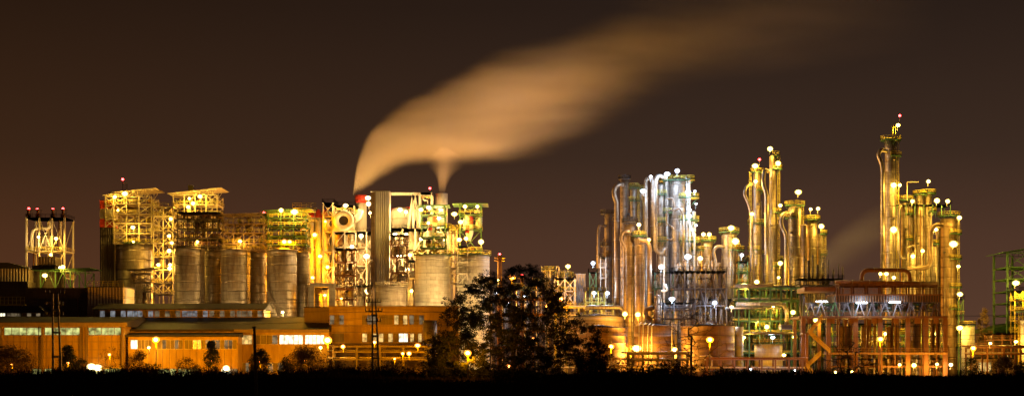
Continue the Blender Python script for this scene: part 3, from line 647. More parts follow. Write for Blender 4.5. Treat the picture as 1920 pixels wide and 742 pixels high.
# boiler interior, white vessels behind the frames
for pc, w, yt, yb, m, lab in ((642, 34, 437, None, 'white_paint', 'wide white vessel behind the pump scaffold, below the fan housing'), (668, 12, 437, None, 'cream_paint', 'narrow cream vessel below the chimney with the red collar'), (690, 10, 440, None, 'white_paint', 'narrow white vessel tucked against the grey duct'),
    (745, 16, 434, None, 'white_paint', 'white vessel below the domed reactor'), (776, 20, 434, None, 'cream_paint', 'cream vessel below the A-shaped frame'), (836, 14, 434, None, 'white_paint', 'white vessel below the chimney without a collar'), (800, 18, 434, None, 'white_paint', 'white vessel behind the green tower on the full silo')):
    column(lab, pc, w, 520, yt, yb, m, top='flat', name='process_vessel', cat='vessel', bands=4)
Y = 531
t = thing('boiler_house', 'long pale boiler house wall behind the cream process frames', 'building', X(745, Y), Y)
MB().box(X(650, Y), X(850, Y), Y, Y+16, 0, Z(436, Y)).build('wall', 'cream_paint', t)
mb = MB()
for k in range(26): mb.box(X(653+k*7.6, Y), X(654+k*7.6, Y), Y-.25, Y-.003, 0, Z(437, Y))
mb.build('rib', 'white_paint', t)
for a, b, c in ((655, 700, 470), (735, 790, 455), (795, 842, 452)): MB().box(X(a, Y), X(b, Y), Y-.6, Y-.26, Z(c+7, Y), Z(c, Y)).build('louvre', 'grey_paint', t)
# concrete slab and small tank
Y = 486
t = thing('concrete_platform', 'thick grey concrete slab on square columns in front of the orange glow', 'platform', X(600, Y), Y)
s_ = MB().box(X(581, Y), X(626, Y), Y, Y+14, Z(537, Y), Z(530, Y)).build('slab', 'concrete', t)
mb = MB(); railing_line(mb, [(X(581, Y), Y+.1, Z(530, Y)), (X(626, Y), Y+.1, Z(530, Y))], 1.1, .1, 1.3); mb.build('railing', 'white_paint', sub(s_, t))
for p in (583, 622): MB().box(X(p, Y)-.9, X(p, Y)+.9, Y+.2, Y+2, 0, Z(537.1, Y)).build('column', 'concrete', t)
column('small plain grey tank under the concrete slab', 593, 20, 492, 541, None, 'clad_dim', top='flat', name='tank', cat='tank')
frame('cream leg bracing glowing orange under the concrete slab', 602, 616, 495, 6, 540, None, (540,), 2, 'cream_paint', 'cream_paint', brace=2, rail=False, w=.4)
# office building
Y = 444
t = thing('office_block', 'two storey orange office block with two rows of broad windows', 'office building', X(735, Y), Y)
x0, x1 = X(617, Y), X(860, Y)
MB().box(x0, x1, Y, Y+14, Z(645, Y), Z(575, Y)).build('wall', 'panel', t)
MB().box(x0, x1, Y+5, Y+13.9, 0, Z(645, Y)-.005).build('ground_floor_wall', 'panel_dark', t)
for p in (619, 660, 690, 720, 750, 780, 810, 840): MB().box(X(p, Y)-.4, X(p, Y)+.4, Y+.2, Y+1, 0, Z(645, Y)-.01).build('pillar', 'panel_dark', t)
MB().box(x0-.3, x1+.3, Y-.35, Y+14.3, Z(575, Y), Z(573, Y)).build('parapet', 'panel_dark', t)
mb = MB()
for q in (585, 610, 622, 643): mb.box(x0, x1, Y-.1, Y-.002, Z(q, Y)-.1, Z(q, Y)+.1)
mb.build('string_course', 'panel_dark', t)
for a, b, mt, dk in ((618, 645, 'win_dim', (1,)), (679, 707, 'win_dim', (0,)), (710, 737, 'win_dim', (0, 1, 2)), (739, 764, 'win_warm', (1,)), (767, 795, 'win_dim', (1,))):
    window(t, X(a, Y), X(b, Y), Z(608, Y), Z(590, Y), Y, mt, 3, 'panel_dark', 0, dk)
for a, b, mt, dk in ((618, 645, 'win_dim', (0, 1, 2)), (679, 707, 'win_warm', (1,)), (710, 737, 'win_warm', (1,)), (739, 765, 'win_white', (0,)), (769, 791, 'win_warm', (1,))):
    window(t, X(a, Y), X(b, Y), Z(641, Y), Z(624, Y), Y, mt, 3, 'panel_dark', 1, dk)
Y = 442
t = thing('roof_block', 'plain dark block joining the long hall and the office block', 'building', X(591, Y+5), Y+5)
MB().box(X(566, Y), X(616.5, Y), Y+5, Y+20, 0, Z(575, Y)).build('wall', 'panel_dark', t)
MB().box(X(565, Y), X(616.5, Y)-.2, Y+4.6, Y+20.4, Z(575, Y), Z(573.6, Y)).build('coping', 'roof_sheet', t)
column('squat grey green tank beside the office windows', 806, 27, 438, 600, None, 'clad_dim', top='flat', name='tank', cat='tank', bands=8, rim=.03)
def rack(label, p0, p1, Y, D, levels, bay=30, pipes=4, m='rust_paint', pm=('clad', 'rust_paint', 'clad_brown'), rail=False, name='pipe_rack', pr=(.15, .3)):
    x0, x1 = X(p0, Y), X(p1, Y); t = thing(name, label, 'pipe rack', (x0+x1)/2, Y); n = max(2, round((p1-p0)/bay)); zt = Z(min(levels), Y)
    rnd = random.Random(int(p0+p1*3))
    for i in range(n+1):
        x = x0+(x1-x0)*i/n
        for y in (Y, Y+D): MB().box(x-.22, x+.22, y-.22, y+.22, 0, zt).build('post', m, t)
    for l in levels:
        z = Z(l, Y); mb = MB()
        for y in (Y, Y+D): mb.box(x0-.3, x1+.3, y-.2, y+.2, z-.35, z-.005)
        for i in range(n+1): x = x0+(x1-x0)*i/n; mb.box(x-.2, x+.2, Y+.21, Y+D-.21, z-.32, z-.03)
        mb.build('beam', m, t)
        for k in range(pipes):
            r = rnd.uniform(*pr); y = Y+.4+(D-.8)*(k+.5)/pipes
            MB().tube([(x0-rnd.uniform(0, 2), y, z+r), (x1+rnd.uniform(0, 2), y, z+r)], r, 10).build('pipe', rnd.choice(pm), t)
        if rail: mb = MB(); railing_line(mb, [(x0, Y-.1, z), (x1, Y-.1, z)], 1.1, .09, 1.5); mb.build('railing', m, t)
    return t
rack('two level pipe rack in front of the open ground floor of the office block', 625, 800, 432, 4, (648, 658, 672), 42, 4, 'concrete_dark', ('clad_brown', 'dark_steel', 'clad_dim'))
mat('tank_paint', (.30, .17, .08), .55, .1, .3)
# ================================================================== RIGHT PLANT: first, orange and white group
t = thing('stack_mast', 'slim dark stack with a red light standing behind the top of the big tree', 'stack', X(937, 560), 560)
MB().lathe(X(937, 560), 560, [(1.0, 0), (.75, Z(490, 560)), (.75, Z(478, 560))], 14).build('shaft', 'rust_paint', t)
for q in (484, 489): MB().lathe(X(937, 560), 560, [(.8, Z(q, 560)), (1.9, Z(q, 560)+.02), (1.9, Z(q, 560)+.3), (.8, Z(q, 560)+.3)], 14).build('platform', 'rust_paint', t)
t = thing('stack_mast', 'thin stack with a red light seen through the crown of the big tree', 'stack', X(979, 570), 570)
MB().lathe(X(979, 570), 570, [(.8, 0), (.5, Z(516, 570))], 12).build('shaft', 'rust_paint', t)
MB().lathe(X(979, 570), 570, [(.6, Z(522, 570)), (1.5, Z(522, 570)+.02), (1.5, Z(522, 570)+.3), (.6, Z(522, 570)+.3)], 12).build('platform', 'rust_paint', t)
for i, (p, w, yt) in enumerate(((905, 12, 540), (925, 8, 530), (948, 14, 548), (972, 9, 535), (990, 13, 540), (1010, 10, 525))):
    column(['broad short column glimpsed through the tree just beside the white silo', 'slim column glimpsed through the tree below the dark stack', 'stout column glimpsed through the middle of the tree crown', 'slim column glimpsed through the tree below the thin stack', 'stout column glimpsed through the tree right of its trunk', 'slim tall column at the outer edge of the tree crown'][i],
           p, w, 545 + i*2, yt, None, 'clad', [pl(yt+4, FULL)], bands=3)
rack('long pipe rack running behind the big dark tree', 850, 1060, 520, 6, (560, 590, 620, 650), 30, 5, 'rust_paint')
# small unit right of the tree
column('low vessel with bent vent pipes in the unit beside the tree', 1029, 14, 520, 502, None, 'clad', [pl(508, FULL)], pm='yellow_paint')
column('wide low vessel under the railed yellow platform beside the tree', 1058, 26, 524, 503, None, 'clad', [pl(518, FULL, .8)], 'dome', pm='yellow_paint')
frame('yellow lit square frame below the railed platform beside the tree', 1040, 1078, 514, 9, 521, None, (521, 545, 572), 3, 'cream_paint', 'yellow_paint', brace=2, w=.35, clutter=18)
Y = 522
t = thing('ribbed_box', 'ribbed yellow lit cladding box between the low unit and the tall columns', 'cladding box', X(1089, Y), Y)
MB().box(X(1080, Y), X(1098, Y), Y, Y+8, 0, Z(514, Y)).build('wall', 'sheet_rib', t)
MB().box(X(1079.5, Y), X(1098.5, Y), Y-.2, Y+8.2, Z(514, Y), Z(512.6, Y)).build('cap', 'clad_dim', t)
pipe('hooked vent pipe nearest the big tree', [(1021, 540, 519), (1021, 500, 519), (1029, 500, 519), (1029, 512, 519)], 3, 'clad', 1)
pipe('hooked vent pipe on the wide low vessel', [(1048, 520, 517), (1048, 499, 517), (1043, 499, 517), (1043, 506, 517)], 3.2, 'clad', 1)
rack('yellow pipe rack between the low unit and the column feet', 1042, 1150, 508, 5, (575, 592), 22, 4, 'yellow_paint', ('clad', 'cream_paint'), rail=True)
Y = 505
t = thing('round_tank', 'wide low tank with a shallow cone roof and railing, right beside the tree', 'tank', X(1122, Y), Y)
r = 53*Y/F; x = X(1117, Y)
MB().lathe(x, Y, [(r, 0), (r, Z(600, Y)), (r+.1, Z(600, Y)+.05), (r+.1, Z(599, Y)), (r, Z(598.8, Y)), (r, Z(594, Y))], 48).build('shell', 'panel_dark', t)
MB().lathe(x, Y, [(r+.2, Z(594, Y)), (r+.2, Z(593, Y)), (.3, Z(587, Y))], 48).build('roof', 'roof_sheet', t)
mb = MB(); railing_line(mb, [(x+r*math.cos(math.radians(a)), Y+r*math.sin(math.radians(a)), Z(593.5, Y)) for a in range(180, 361, 12)], 1.1, .08, 2); mb.build('railing', 'clad_dim', t)
def big_tank(pc, w, Y, yt, m, lab, lad=True, rb=True):
    t = thing('storage_tank', lab, 'tank', X(pc, Y), Y); x = X(pc, Y); r = w*.5*Y/F
    MB().lathe(x, Y, [(r, 0)] + [v for k in range(1, 7) for v in ((r, k*2.1-.05), (r+.05, k*2.1), (r, k*2.1+.05)) if v[1] < Z(yt, Y)-.5] + [(r, Z(yt, Y)-.3), (r+.15, Z(yt, Y)-.2), (r+.15, Z(yt, Y))], 56).build('shell', m, t)
    rf = MB().lathe(x, Y, [(r, Z(yt, Y)+.003), (.2, Z(yt, Y)+.9)], 56).build('roof', 'roof_sheet', t)
    if rb:
        mb = MB(); railing_line(mb, [(x+r*math.cos(math.radians(a)), Y+r*math.sin(math.radians(a)), Z(yt, Y)) for a in range(180, 361, 10)], 1.2, .08, 2); mb.build('railing', m, sub(rf, t))
    if lad: ladder(t, x+r*.3, Y-r-.3, .5, Z(yt, Y), 'clad_dim')
    return t
big_tank(1125, 104, 478, 614, 'tank_paint', 'broad orange lit storage tank beside the big tree with a lamp before it')
big_tank(1226, 74, 486, 610, 'tank_paint', 'storage tank blazing yellow on one side with thin upright pipes before it', False)
big_tank(1327, 100, 478, 611, 'tank_paint', 'broad rusty orange storage tank behind the tall bare tree')
column('narrow grey tank tight against the rusty orange storage tank', 1386, 16, 480, 612, None, 'silo_white', top='flat', name='tank', cat='tank')
for i, p in enumerate((1198, 1206, 1215, 1222)):
    pipe('thin upright pipe on the blazing tank, ' + ('nearest the column feet', 'second from the column feet', 'third from the column feet', 'farthest from the column feet')[i], [(p, 700, 472), (p, 607 + i, 472), (p + 4, 604 + i, 476)], 2.2, 'white_paint', .6, 0, name='riser_pipe')
pipe('pair of lit upright pipes in the gap between the two storage tanks', [(1261, 700, 473), (1261, 604, 473)], 4, 'cream_paint', 1, 0, name='riser_pipe')
pipe('yellow lit upright pipe in the gap between the two storage tanks', [(1267, 700, 473), (1267, 606, 473)], 5, 'cream_paint', 1, 0, name='riser_pipe')
t = thing('access_ladder', 'caged ladder glowing beside the blazing storage tank', 'ladder', X(1181, 474), 474)
ladder(t, X(1181, 474), 474, 4, Z(604, 474), 'yellow_paint')

# tall columns of the first group
C = 'clad_brown'
pipe('thin downpipe with a bend at the outer edge of the brown columns', [(1137, 424, 520), (1124, 421, 520), (1122, 440, 520), (1122, 595, 520)], 5.5, C, 3)
column('brown column with a railed top at the outer edge of the first group', 1141, 15, 522, 400, None, C, [pl(402, FULL), pl(462, L_)], steps=None, pm='dark_steel', rm='dark_steel', strip=.3)
pipe('tall brown pipe with a swan neck bend at its top', [(1168, 346, 508), (1157, 346, 507), (1151, 356, 507), (1152, 368, 507), (1156, 378, 507), (1156, 592, 507)], 8.5, C, 2.5)
column('tall brown column with a round railed top beside the swan neck pipe', 1171, 16, 512, 336, None, C, [pl(337, FULL, .6), pl(415, R_)], top='flat', pm='dark_steel', rm='dark_steel', strip=.4)
column('slim pale column with a small railing behind the brown columns', 1188, 13, 516, 352, None, 'clad', [pl(353, FULL, .8), pl(378, FR)], pm='green_paint', lad=1)
column('slim column with a caged ladder lit yellow between brown and white columns', 1201, 10, 518, 350, None, 'clad', [pl(356, R_)], lad=1)
column('short stout brown column below the swan neck pipe', 1181, 21, 503, 421, None, C, [pl(418, FULL, .7), pl(442, FULL, 1.1)], top='flat', pm='dark_steel', rm='dark_steel')
column('short orange lit column between the two floodlit feet', 1199, 18, 500, 444, None, 'clad_brown', [pl(443, FULL, .8)], top='dome')
pipe('short pipe with an S bend in front of the stout brown column', [(1181, 434, 498), (1167, 434, 498), (1163, 450, 498), (1172, 464, 498), (1172, 592, 498)], 6, 'clad_brown', 2.5)
pipe('fat pipe bending over from the orange lit column', [(1199, 452, 497), (1213, 452, 497), (1218, 462, 497), (1218, 592, 497)], 9, 'clad_brown', 3)
pipe('big inverted U pipe nearest the brown columns, shining white', [(1205, 590, 506), (1211, 590, 506), (1211, 335, 506), (1224, 331, 506), (1224, 470, 507)], 7.5, 'clad', 3)
pipe('long J shaped pipe hooking up beside the inverted U pipe', [(1248, 334, 503), (1232, 327, 502), (1229, 345, 502), (1229, 470, 502), (1241, 477, 502), (1246, 465, 503)], 7.5, 'clad', 3.5)
column('pale column with green brackets behind the J shaped pipe', 1239, 11, 508, 345, None, 'clad', [pl(366, FR), pl(417, FR), pl(453, FR)])
column('bronze column between the J shaped pipe and the widest column', 1249, 12, 509, 338, None, 'clad', [pl(340, L_), pl(400, FR)])
column('widest column of the white lit group with railed ledges on its outer side', 1270, 34, 510, 336, None, 'clad', [pl(340, FULL, 1.2)], top='flat', steps=[(390, 26)][:0] or None, bands=3.6)
for yy, yb_, d in ((372, 30, 'highest'), (414, 30, 'middle'), (454, 26, 'lowest')):
    Y = 508; t = thing('side_platform', 'green half round ledge with railing on the white lit columns, %s of three' % d, 'platform', X(1297, Y), Y, Z(yy, Y), 'half round ledges')
    ring_platform(t, X(1290, Y), Y, Z(yy, Y), 1.2, -150, 60, 2.4)
column('thin white lit column right behind the half round ledges', 1290, 10, 509, 330, None, 'white_paint', [pl(338, R_)], bands=2.2)
column('short white vessel stack below the ledges', 1299, 12, 512, 395, None, 'white_paint', [], bands=1.6, rim=.2)
column('bronze column low in the white lit group', 1308, 9, 508, 462, None, 'clad', [pl(470, FULL)])
pipe('small square pipe loop on the face of the widest column', [(1250, 372, 501), (1263, 372, 501), (1263, 392, 501), (1250, 396, 501), (1250, 420, 501), (1262, 425, 501), (1262, 448, 501), (1248, 450, 501)], 3.2, 'clad', 1)
pipe('thin pipe arching over the widest column face', [(1266, 395, 503), (1274, 389, 502), (1281, 402, 502), (1281, 590, 502)], 3.6, 'clad', 2)
pipe('white pipe with a bend below the ledges', [(1296, 392, 505), (1291, 398, 505), (1291, 420, 505), (1302, 440, 505), (1302, 590, 505)], 4, 'white_paint', 2)
pipe('thin straight pipe shining white behind the J shaped pipe', [(1245, 480, 504), (1245, 600, 504)], 4, 'white_paint', 1)
pipe('small white elbow pipe low between the columns', [(1240, 545, 498), (1253, 545, 498), (1247, 532, 498)], 4, 'white_paint', 1)
frame('green railed bridge frame low behind the white lit columns', 1228, 1262, 507, 10, 510, None, (510, 540, 570), 3, 'green_paint', 'green_paint', brace=0, w=.3, clutter=16, cm=('clad', 'white_paint'))
frame('pale ladder tower with white lamps near the fat brown column', 1126, 1136, 516, 5, 482, None, (482, 500, 520, 545), 2, 'white_paint', 'white_paint', brace=1, w=.25)
frame('green lamp platform beside the pale ladder tower', 1106, 1118, 515, 4, 510, None, (510, 545), 2, 'green_paint', 'yellow_paint', brace=1, w=.25)
frame('yellow railed low frame under the small white lamps', 1098, 1134, 512, 6, 545, None, (545, 565), 4, 'yellow_paint', 'yellow_paint', brace=0, w=.25, clutter=10)
pipe('fat horizontal pipe low in front of the brown column feet', [(1098, 581, 502), (1102, 576, 502), (1165, 576, 502), (1172, 590, 502)], 9, 'clad', 2)
# dark rack in front of white group
frame('dark two deck rack with trestle legs before the white lit columns', 1264, 1362, 488, 10, 508, None, (508, 540, 572), 6, 'dark_steel', 'dark_steel', brace=3, w=.3, clutter=30, cm=('dark_steel', 'clad_dim', 'clad_brown'), cat='equipment rack')
for k, (p, w, yt) in enumerate(((1274, 9, 492), (1284, 6, 486), (1296, 8, 496), (1309, 6, 490), (1322, 9, 494), (1336, 7, 488), (1348, 6, 492))):
    column('dark rusty valve pot on top of the trestle rack, number %s along it' % ('one', 'two', 'three', 'four', 'five', 'six', 'seven')[k] if False else ['dark pot standing at the tank end of the trestle rack', 'tall thin dark pot next to the rack end pot', 'dark pot in the rack beneath the ledges', 'thin dark pot beneath the lowest ledge', 'stout dark pot halfway along the trestle rack', 'tall dark pot near the far end of the trestle rack', 'last thin dark pot on the trestle rack'][k], p, w, 493, yt, 508, 'clad_brown', [], bands=1.4, rim=.12, name='knockout_pot', cat='vessel')
frame('dark brown lower pipe frame with stub posts before the blazing tank', 1228, 1300, 484, 6, 567, None, (567, 580, 596), 5, 'dark_steel', 'dark_steel', brace=0, w=.3, clutter=16, cm=('dark_steel', 'clad_dim'))
column('fat dark upright vessel above the blazing storage tank', 1233, 12, 484, 552, 607, 'clad_brown', [], bands=2)
pipe('fat elbow pipe above the blazing storage tank', [(1222, 600, 486), (1210, 592, 486), (1210, 580, 486), (1226, 576, 486)], 9, 'clad_brown', 2)

# ---- second group: yellow
column('short stout column with twin lamps beside the white lit group', 1325, 22, 514, 453, None, 'clad', [pl(452, FULL, 1.2)], top='flat')
column('pale stout column below a lamp with a red hose pipe', 1367, 28, 512, 436, None, 'clad', [pl(436, FULL, .9), pl(470, R_)], top='dome', strip=.8)
column('slim column hugging the pale stout column', 1385, 8, 514, 455, None, 'clad', [pl(470, R_)])
pipe('swan neck pipe between the two stout columns', [(1358, 464, 508), (1346, 460, 507), (1337, 470, 507), (1342, 488, 507), (1342, 600, 507)], 6, 'clad', 2.5)
frame('green lamp tower low beside the pale stout column', 1385, 1402, 506, 6, 490, None, (490, 510, 530, 555), 2, 'green_paint', 'yellow_paint', brace=1, w=.28, clutter=6)
column('laddered yellow column with lamps stacked on three levels', 1419, 20, 514, 322, None, 'clad', [pl(324, FULL, .8), pl(358, R_), pl(420, FULL, 1.2), pl(470, L_)], top='flat', lad=-1, steps=[(415, 15)])
pipe('curved pipe bulging out beside the laddered yellow column', [(1410, 345, 508), (1400, 348, 507), (1395, 362, 507), (1404, 382, 507), (1409, 400, 507), (1409, 590, 507)], 6, 'clad', 3)
pipe('tall straight pipe with a hooked top between laddered and tallest column', [(1442, 322, 506), (1434, 318, 505), (1431, 332, 505), (1432, 350, 505), (1437, 362, 505), (1437, 590, 505)], 8, 'clad', 2.5)
column('tallest column of the yellow middle group, topped by a lamp', 1449, 17, 511, 291, None, 'clad', [pl(293, R_, 1.2), pl(318, R_, 2.0), pl(400, R_, 1.4), pl(500, R_)], top='dome', lad=1, bands=3.4, steps=[(400, 13)])
pipe('wavy pipe beside the stout column with the high railing', [(1478, 398, 506), (1466, 402, 505), (1464, 422, 505), (1474, 440, 505), (1473, 570, 505), (1479, 590, 505)], 7.5, 'clad', 3)
column('stout column with a high railed top right of the tallest yellow column', 1490, 24, 509, 386, None, 'clad', [pl(386, FULL, 1.2), pl(410, L_, 1)], top='dome', lad=1)
column('plain slim column without a platform next to the high railed one', 1507, 13, 506, 420, None, 'clad_brown', [], top='dome')
column('pale column with twin lamps at the end of the middle group', 1523, 19, 512, 413, None, 'clad', [pl(413, FULL, 1)], top='flat')
column('yellow column with a side ladder at the end of the middle group', 1538, 12, 514, 438, None, 'clad', [pl(440, R_), pl(478, R_)], lad=1)
for k, (p, w, yt, Y) in enumerate(((1343, 8, 505, 522), (1396, 9, 480, 524), (1405, 7, 500, 522), (1425, 8, 470, 524), (1462, 10, 480, 524), (1477, 8, 500, 526), (1497, 9, 490, 526), (1516, 8, 500, 522))):
    column('thin background column ' + ['behind the swan neck pipe', 'behind the green lamp tower', 'at the foot of the bulging pipe', 'behind the laddered yellow column', 'behind the tallest yellow column', 'behind the wavy pipe', 'behind the high railed stout column', 'behind the pale twin lamp column'][k], p, w, Y, yt, None, 'clad', [pl(yt+8, FR)], bands=2.4)
# low works of the second group
rack('long green pipe rack with many levels between storage tanks and the rusty structure', 1385, 1504, 492, 8, (538, 562, 600, 622, 660), 20, 5, 'green_paint', ('clad', 'clad_dim', 'yellow_paint', 'clad'), pr=(.18, .45))
frame('green lit equipment frame behind the many level pipe rack', 1396, 1500, 503, 10, 545, None, (545, 565, 590, 615, 640, 665), 7, 'green_paint', 'yellow_paint', brace=1, w=.28, clutter=95, cm=('clad', 'clad_dim', 'yellow_paint', 'cream_paint', 'green_paint'), cat='equipment frame')
frame('dark pipe bridge with busy decks low between tank and columns', 1300, 1392, 500, 8, 560, None, (560, 580, 600), 6, 'dark_steel', 'clad_dim', brace=1, w=.28, clutter=36, cm=('clad', 'clad_dim', 'white_paint'), cat='equipment frame')
pipe('long horizontal pipe turning down before the green frame', [(1380, 570, 488), (1467, 570, 488), (1475, 580, 488), (1475, 612, 488)], 8, 'clad', 3)
pipe('second long horizontal pipe under the turned down one', [(1360, 577, 487), (1462, 577, 487)], 4, 'clad', 1)
pipe('stubby horizontal pipe high on the green rack', [(1376, 536, 490), (1418, 536, 490), (1450, 533, 490)], 7, 'clad_brown', 1)
pipe('pipe running flat just above the railed white tank', [(1395, 624, 480), (1488, 624, 480)], 5, 'clad', 1)
column('low white tank with a yellow railed top among the pipes', 1441, 52, 474, 645, None, 'silo_white', [pl(645, FULL, .4)], 'flat', name='tank', cat='tank', bands=9)
t = thing('duct_box', 'grey box shaped cooler hanging in the green rack', 'cooler', X(1474, 487), 487, Z(617, 487))
MB().box(X(1462, 487), X(1485, 487), 485, 489, Z(617, 487), Z(608, 487)).build('casing', 'grey_paint', t)
MB().box(X(1464, 487), X(1483, 487), 484.8, 484.99, Z(616, 487), Z(609, 487)).build('grille', 'dark_steel', t)

# ---- rusty structure
Y = 470; RU = 'rust_paint'
mat('tank_stair', (.40, .22, .05), .6, .1, .3)
t = thing('cooler_structure', 'huge rusty steel structure with long decks, square legs and a zigzag stair', 'steel structure', X(1640, Y), Y)
for p in (1506, 1553, 1604, 1650, 1702, 1736, 1772):
    for y in (Y, Y+14): MB().box(X(p, Y)-(.65 if y == Y else .45), X(p, Y)+(.65 if y == Y else .45), y-.5, y+.5, 0, Z(596, Y)-.01).build('leg', RU, t)
def deck(a, b, py, th, D=15, rl=True, m=RU, y0=0):
    d = MB().box(X(a, Y), X(b, Y), Y-1+y0, Y+D, Z(py+th, Y), Z(py, Y)).build('deck', m, t)
    if rl: mb = MB(); railing_line(mb, [(X(a, Y), Y-.9+y0, Z(py, Y)), (X(b, Y), Y-.9+y0, Z(py, Y))], 1.25, .1, 1.9); mb.build('railing', m, sub(d, t))
deck(1498, 1775, 592, 4); deck(1552, 1776, 660, 4, 6, True, 'tank_stair')
MB().box(X(1552, Y), X(1776, Y), Y+.6, Y+1.2, Z(688, Y), Z(685, Y)).build('beam', RU, t)
for p in (1520, 1540, 1566, 1588, 1612, 1636, 1660, 1684, 1708, 1732, 1756):
    mb = MB(); mb.bar((X(p-9, Y), Y+.5, Z(592, Y)), (X(p, Y), Y+.5, Z(566, Y)), .3); mb.bar((X(p+9, Y), Y+.5, Z(592, Y)), (X(p, Y), Y+.5, Z(566, Y)), .3); mb.build('trestle', 'dark_steel' if p % 3 else 'green_paint', t)
for p in (1509, 1570, 1640, 1712, 1764): MB().box(X(p, Y)-.3, X(p, Y)+.3, Y+1.5, Y+2.1, Z(592, Y)+.01, Z(553, Y)).build('upper_post', 'dark_steel', t)
MB().box(X(1508, Y), X(1566, Y), Y-.5, Y+12, Z(546, Y), Z(538, Y)).build('cooler_box', RU, t)
MB().box(X(1566.3, Y), X(1764, Y), Y, Y+13, Z(566, Y), Z(553, Y)).build('cooler_box', 'dark_steel', t)
deck(1566, 1766, 551, 2.5, 14)
mb = MB()
for k in range(40): mb.box(X(1568+k*4.9, Y), X(1568.9+k*4.9, Y), Y-.3, Y-.01, Z(566, Y), Z(553.6, Y))
mb.build('fin', RU, t)
mb = MB(); railing_line(mb, [(X(1566, Y), Y-.85, Z(549, Y)), (X(1766, Y), Y-.85, Z(549, Y))], 2.3, .13, 2.2, (1, .5)); mb.build('guard_rail', RU, t)
for p in (1525, 1588, 1624, 1664, 1700, 1742): MB().lathe(X(p, Y), Y+5, [(.5, Z(580, Y)), (1.1, Z(574, Y)), (1.9, Z(566.2, Y))], 16).build('fan_cone', 'dark_steel', t)
for p in (1518, 1560, 1596, 1640, 1680, 1720, 1755): MB().box(X(p, Y)-.8, X(p, Y)+.8, Y-.2, Y+.6, Z(606, Y), Z(596.1, Y)).build('haunch', RU, t)
stair(t, X(1512, Y), Z(628, Y), X(1538, Y), Z(596, Y), Y-3, 'panel'); stair(t, X(1512, Y), Z(624, Y), X(1551, Y), Z(660, Y), Y-4.2, 'panel')
stair(t, X(1507, Y), Z(690, Y), X(1536, Y), Z(664, Y), Y-3, 'panel'); stair(t, X(1507, Y), Z(686, Y), X(1524, Y), Z(706, Y), Y-4.2, 'panel')
MB().box(X(1500, Y), X(1514, Y), Y-4.4, Y-1, Z(626, Y), Z(624, Y)).build('landing', RU, t)
MB().bar((X(1508, Y), Y-3.9, 0), (X(1508, Y), Y-3.9, Z(626, Y)), .7).build('stair_post', RU, t)
for k, (p, w, yt) in enumerate(((1576, 14, 610), (1592, 8, 604), (1622, 16, 608), (1640, 7, 604), (1667, 12, 612), (1683, 8, 604), (1714, 22, 602), (1748, 8, 604), (1760, 8, 604))):
    column(['rusty vessel in the first bay past the stair', 'slim rusty riser in the first bay', 'rusty vessel below the white strip lamp', 'slim riser in the bay of the street lamp', 'rusty vessel beside the street lamp', 'slim riser next to the fourth leg', 'wide grey vessel standing in the last but one bay', 'slim riser near the last leg', 'slim riser right at the last leg'][k] + ' under the long deck', p, w, Y+8, yt, None, 'clad_brown' if k != 6 else 'clad_dim', [], bands=2.2, name='process_vessel', cat='vessel')
frame('green glowing inner frame seen between the legs of the rusty structure', 1520, 1768, 488, 8, 606, None, (606, 628, 648, 672), 13, 'green_paint', 'yellow_paint', brace=1, w=.28, clutter=100, cm=('clad', 'clad_dim', 'yellow_paint', 'clad_brown', 'green_paint'), cat='equipment frame')
frame('pale pump level with bright lamps at ground level under the rusty structure', 1560, 1770, 476, 6, 672, None, (672,), 9, 'cream_paint', 'cream_paint', brace=0, rail=False, w=.25, clutter=40, cm=('white_paint', 'cream_paint', 'clad'), cat='equipment frame')
frame('green and white service level between the cooler boxes and the long deck', 1516, 1762, 477, 5, 570, 592, (582,), 12, 'green_paint', 'clad_dim', brace=1, rail=False, w=.22, clutter=60, cm=('white_paint', 'clad', 'green_paint', 'clad_dim'), cat='equipment frame')
pipe('big rusty pipe bridge arching over the cooler deck', [(1615, 536, 473), (1616, 506, 473), (1704, 506, 473), (1707, 530, 473)], 8, RU, 3, 3.4)
pipe('rusty header pipe running along above the cooler deck', [(1566, 528, 472), (1758, 530, 472)], 6, RU, 1, 5)
rack('thin rusty header supports between header pipe and guard rail', 1574, 1756, 474, 3, (531, 536), 26, 2, RU, (RU,))
frame('dark cluttered equipment deck with thin vents left of the pipe bridge', 1500, 1580, 486, 8, 522, None, (522, 534), 6, 'dark_steel', 'dark_steel', brace=1, w=.25, clutter=14, cm=('dark_steel',), cat='equipment frame')
for k, (p, w, yt) in enumerate(((1508, 3, 480), (1516, 5, 488), (1524, 3, 478), (1533, 5, 496), (1543, 3, 492), (1553, 2.4, 486), (1562, 4, 505), (1572, 2.4, 494), (1580, 2.4, 500))):
    column('thin dark vent on the cluttered deck, ' + ['closest to the middle columns', 'stouter, next to the closest one', 'tallest of them', 'stout and short, just past the tallest', 'thin, before the drifting steam', 'very thin, below the steam', 'short and stout, in the steam', 'very thin, past the stout one', 'last before the arched pipe bridge'][k], p, w, 489, yt, 522, 'dark_steel', [], top='flat', bands=2, name='vent_pipe', cat='vent')

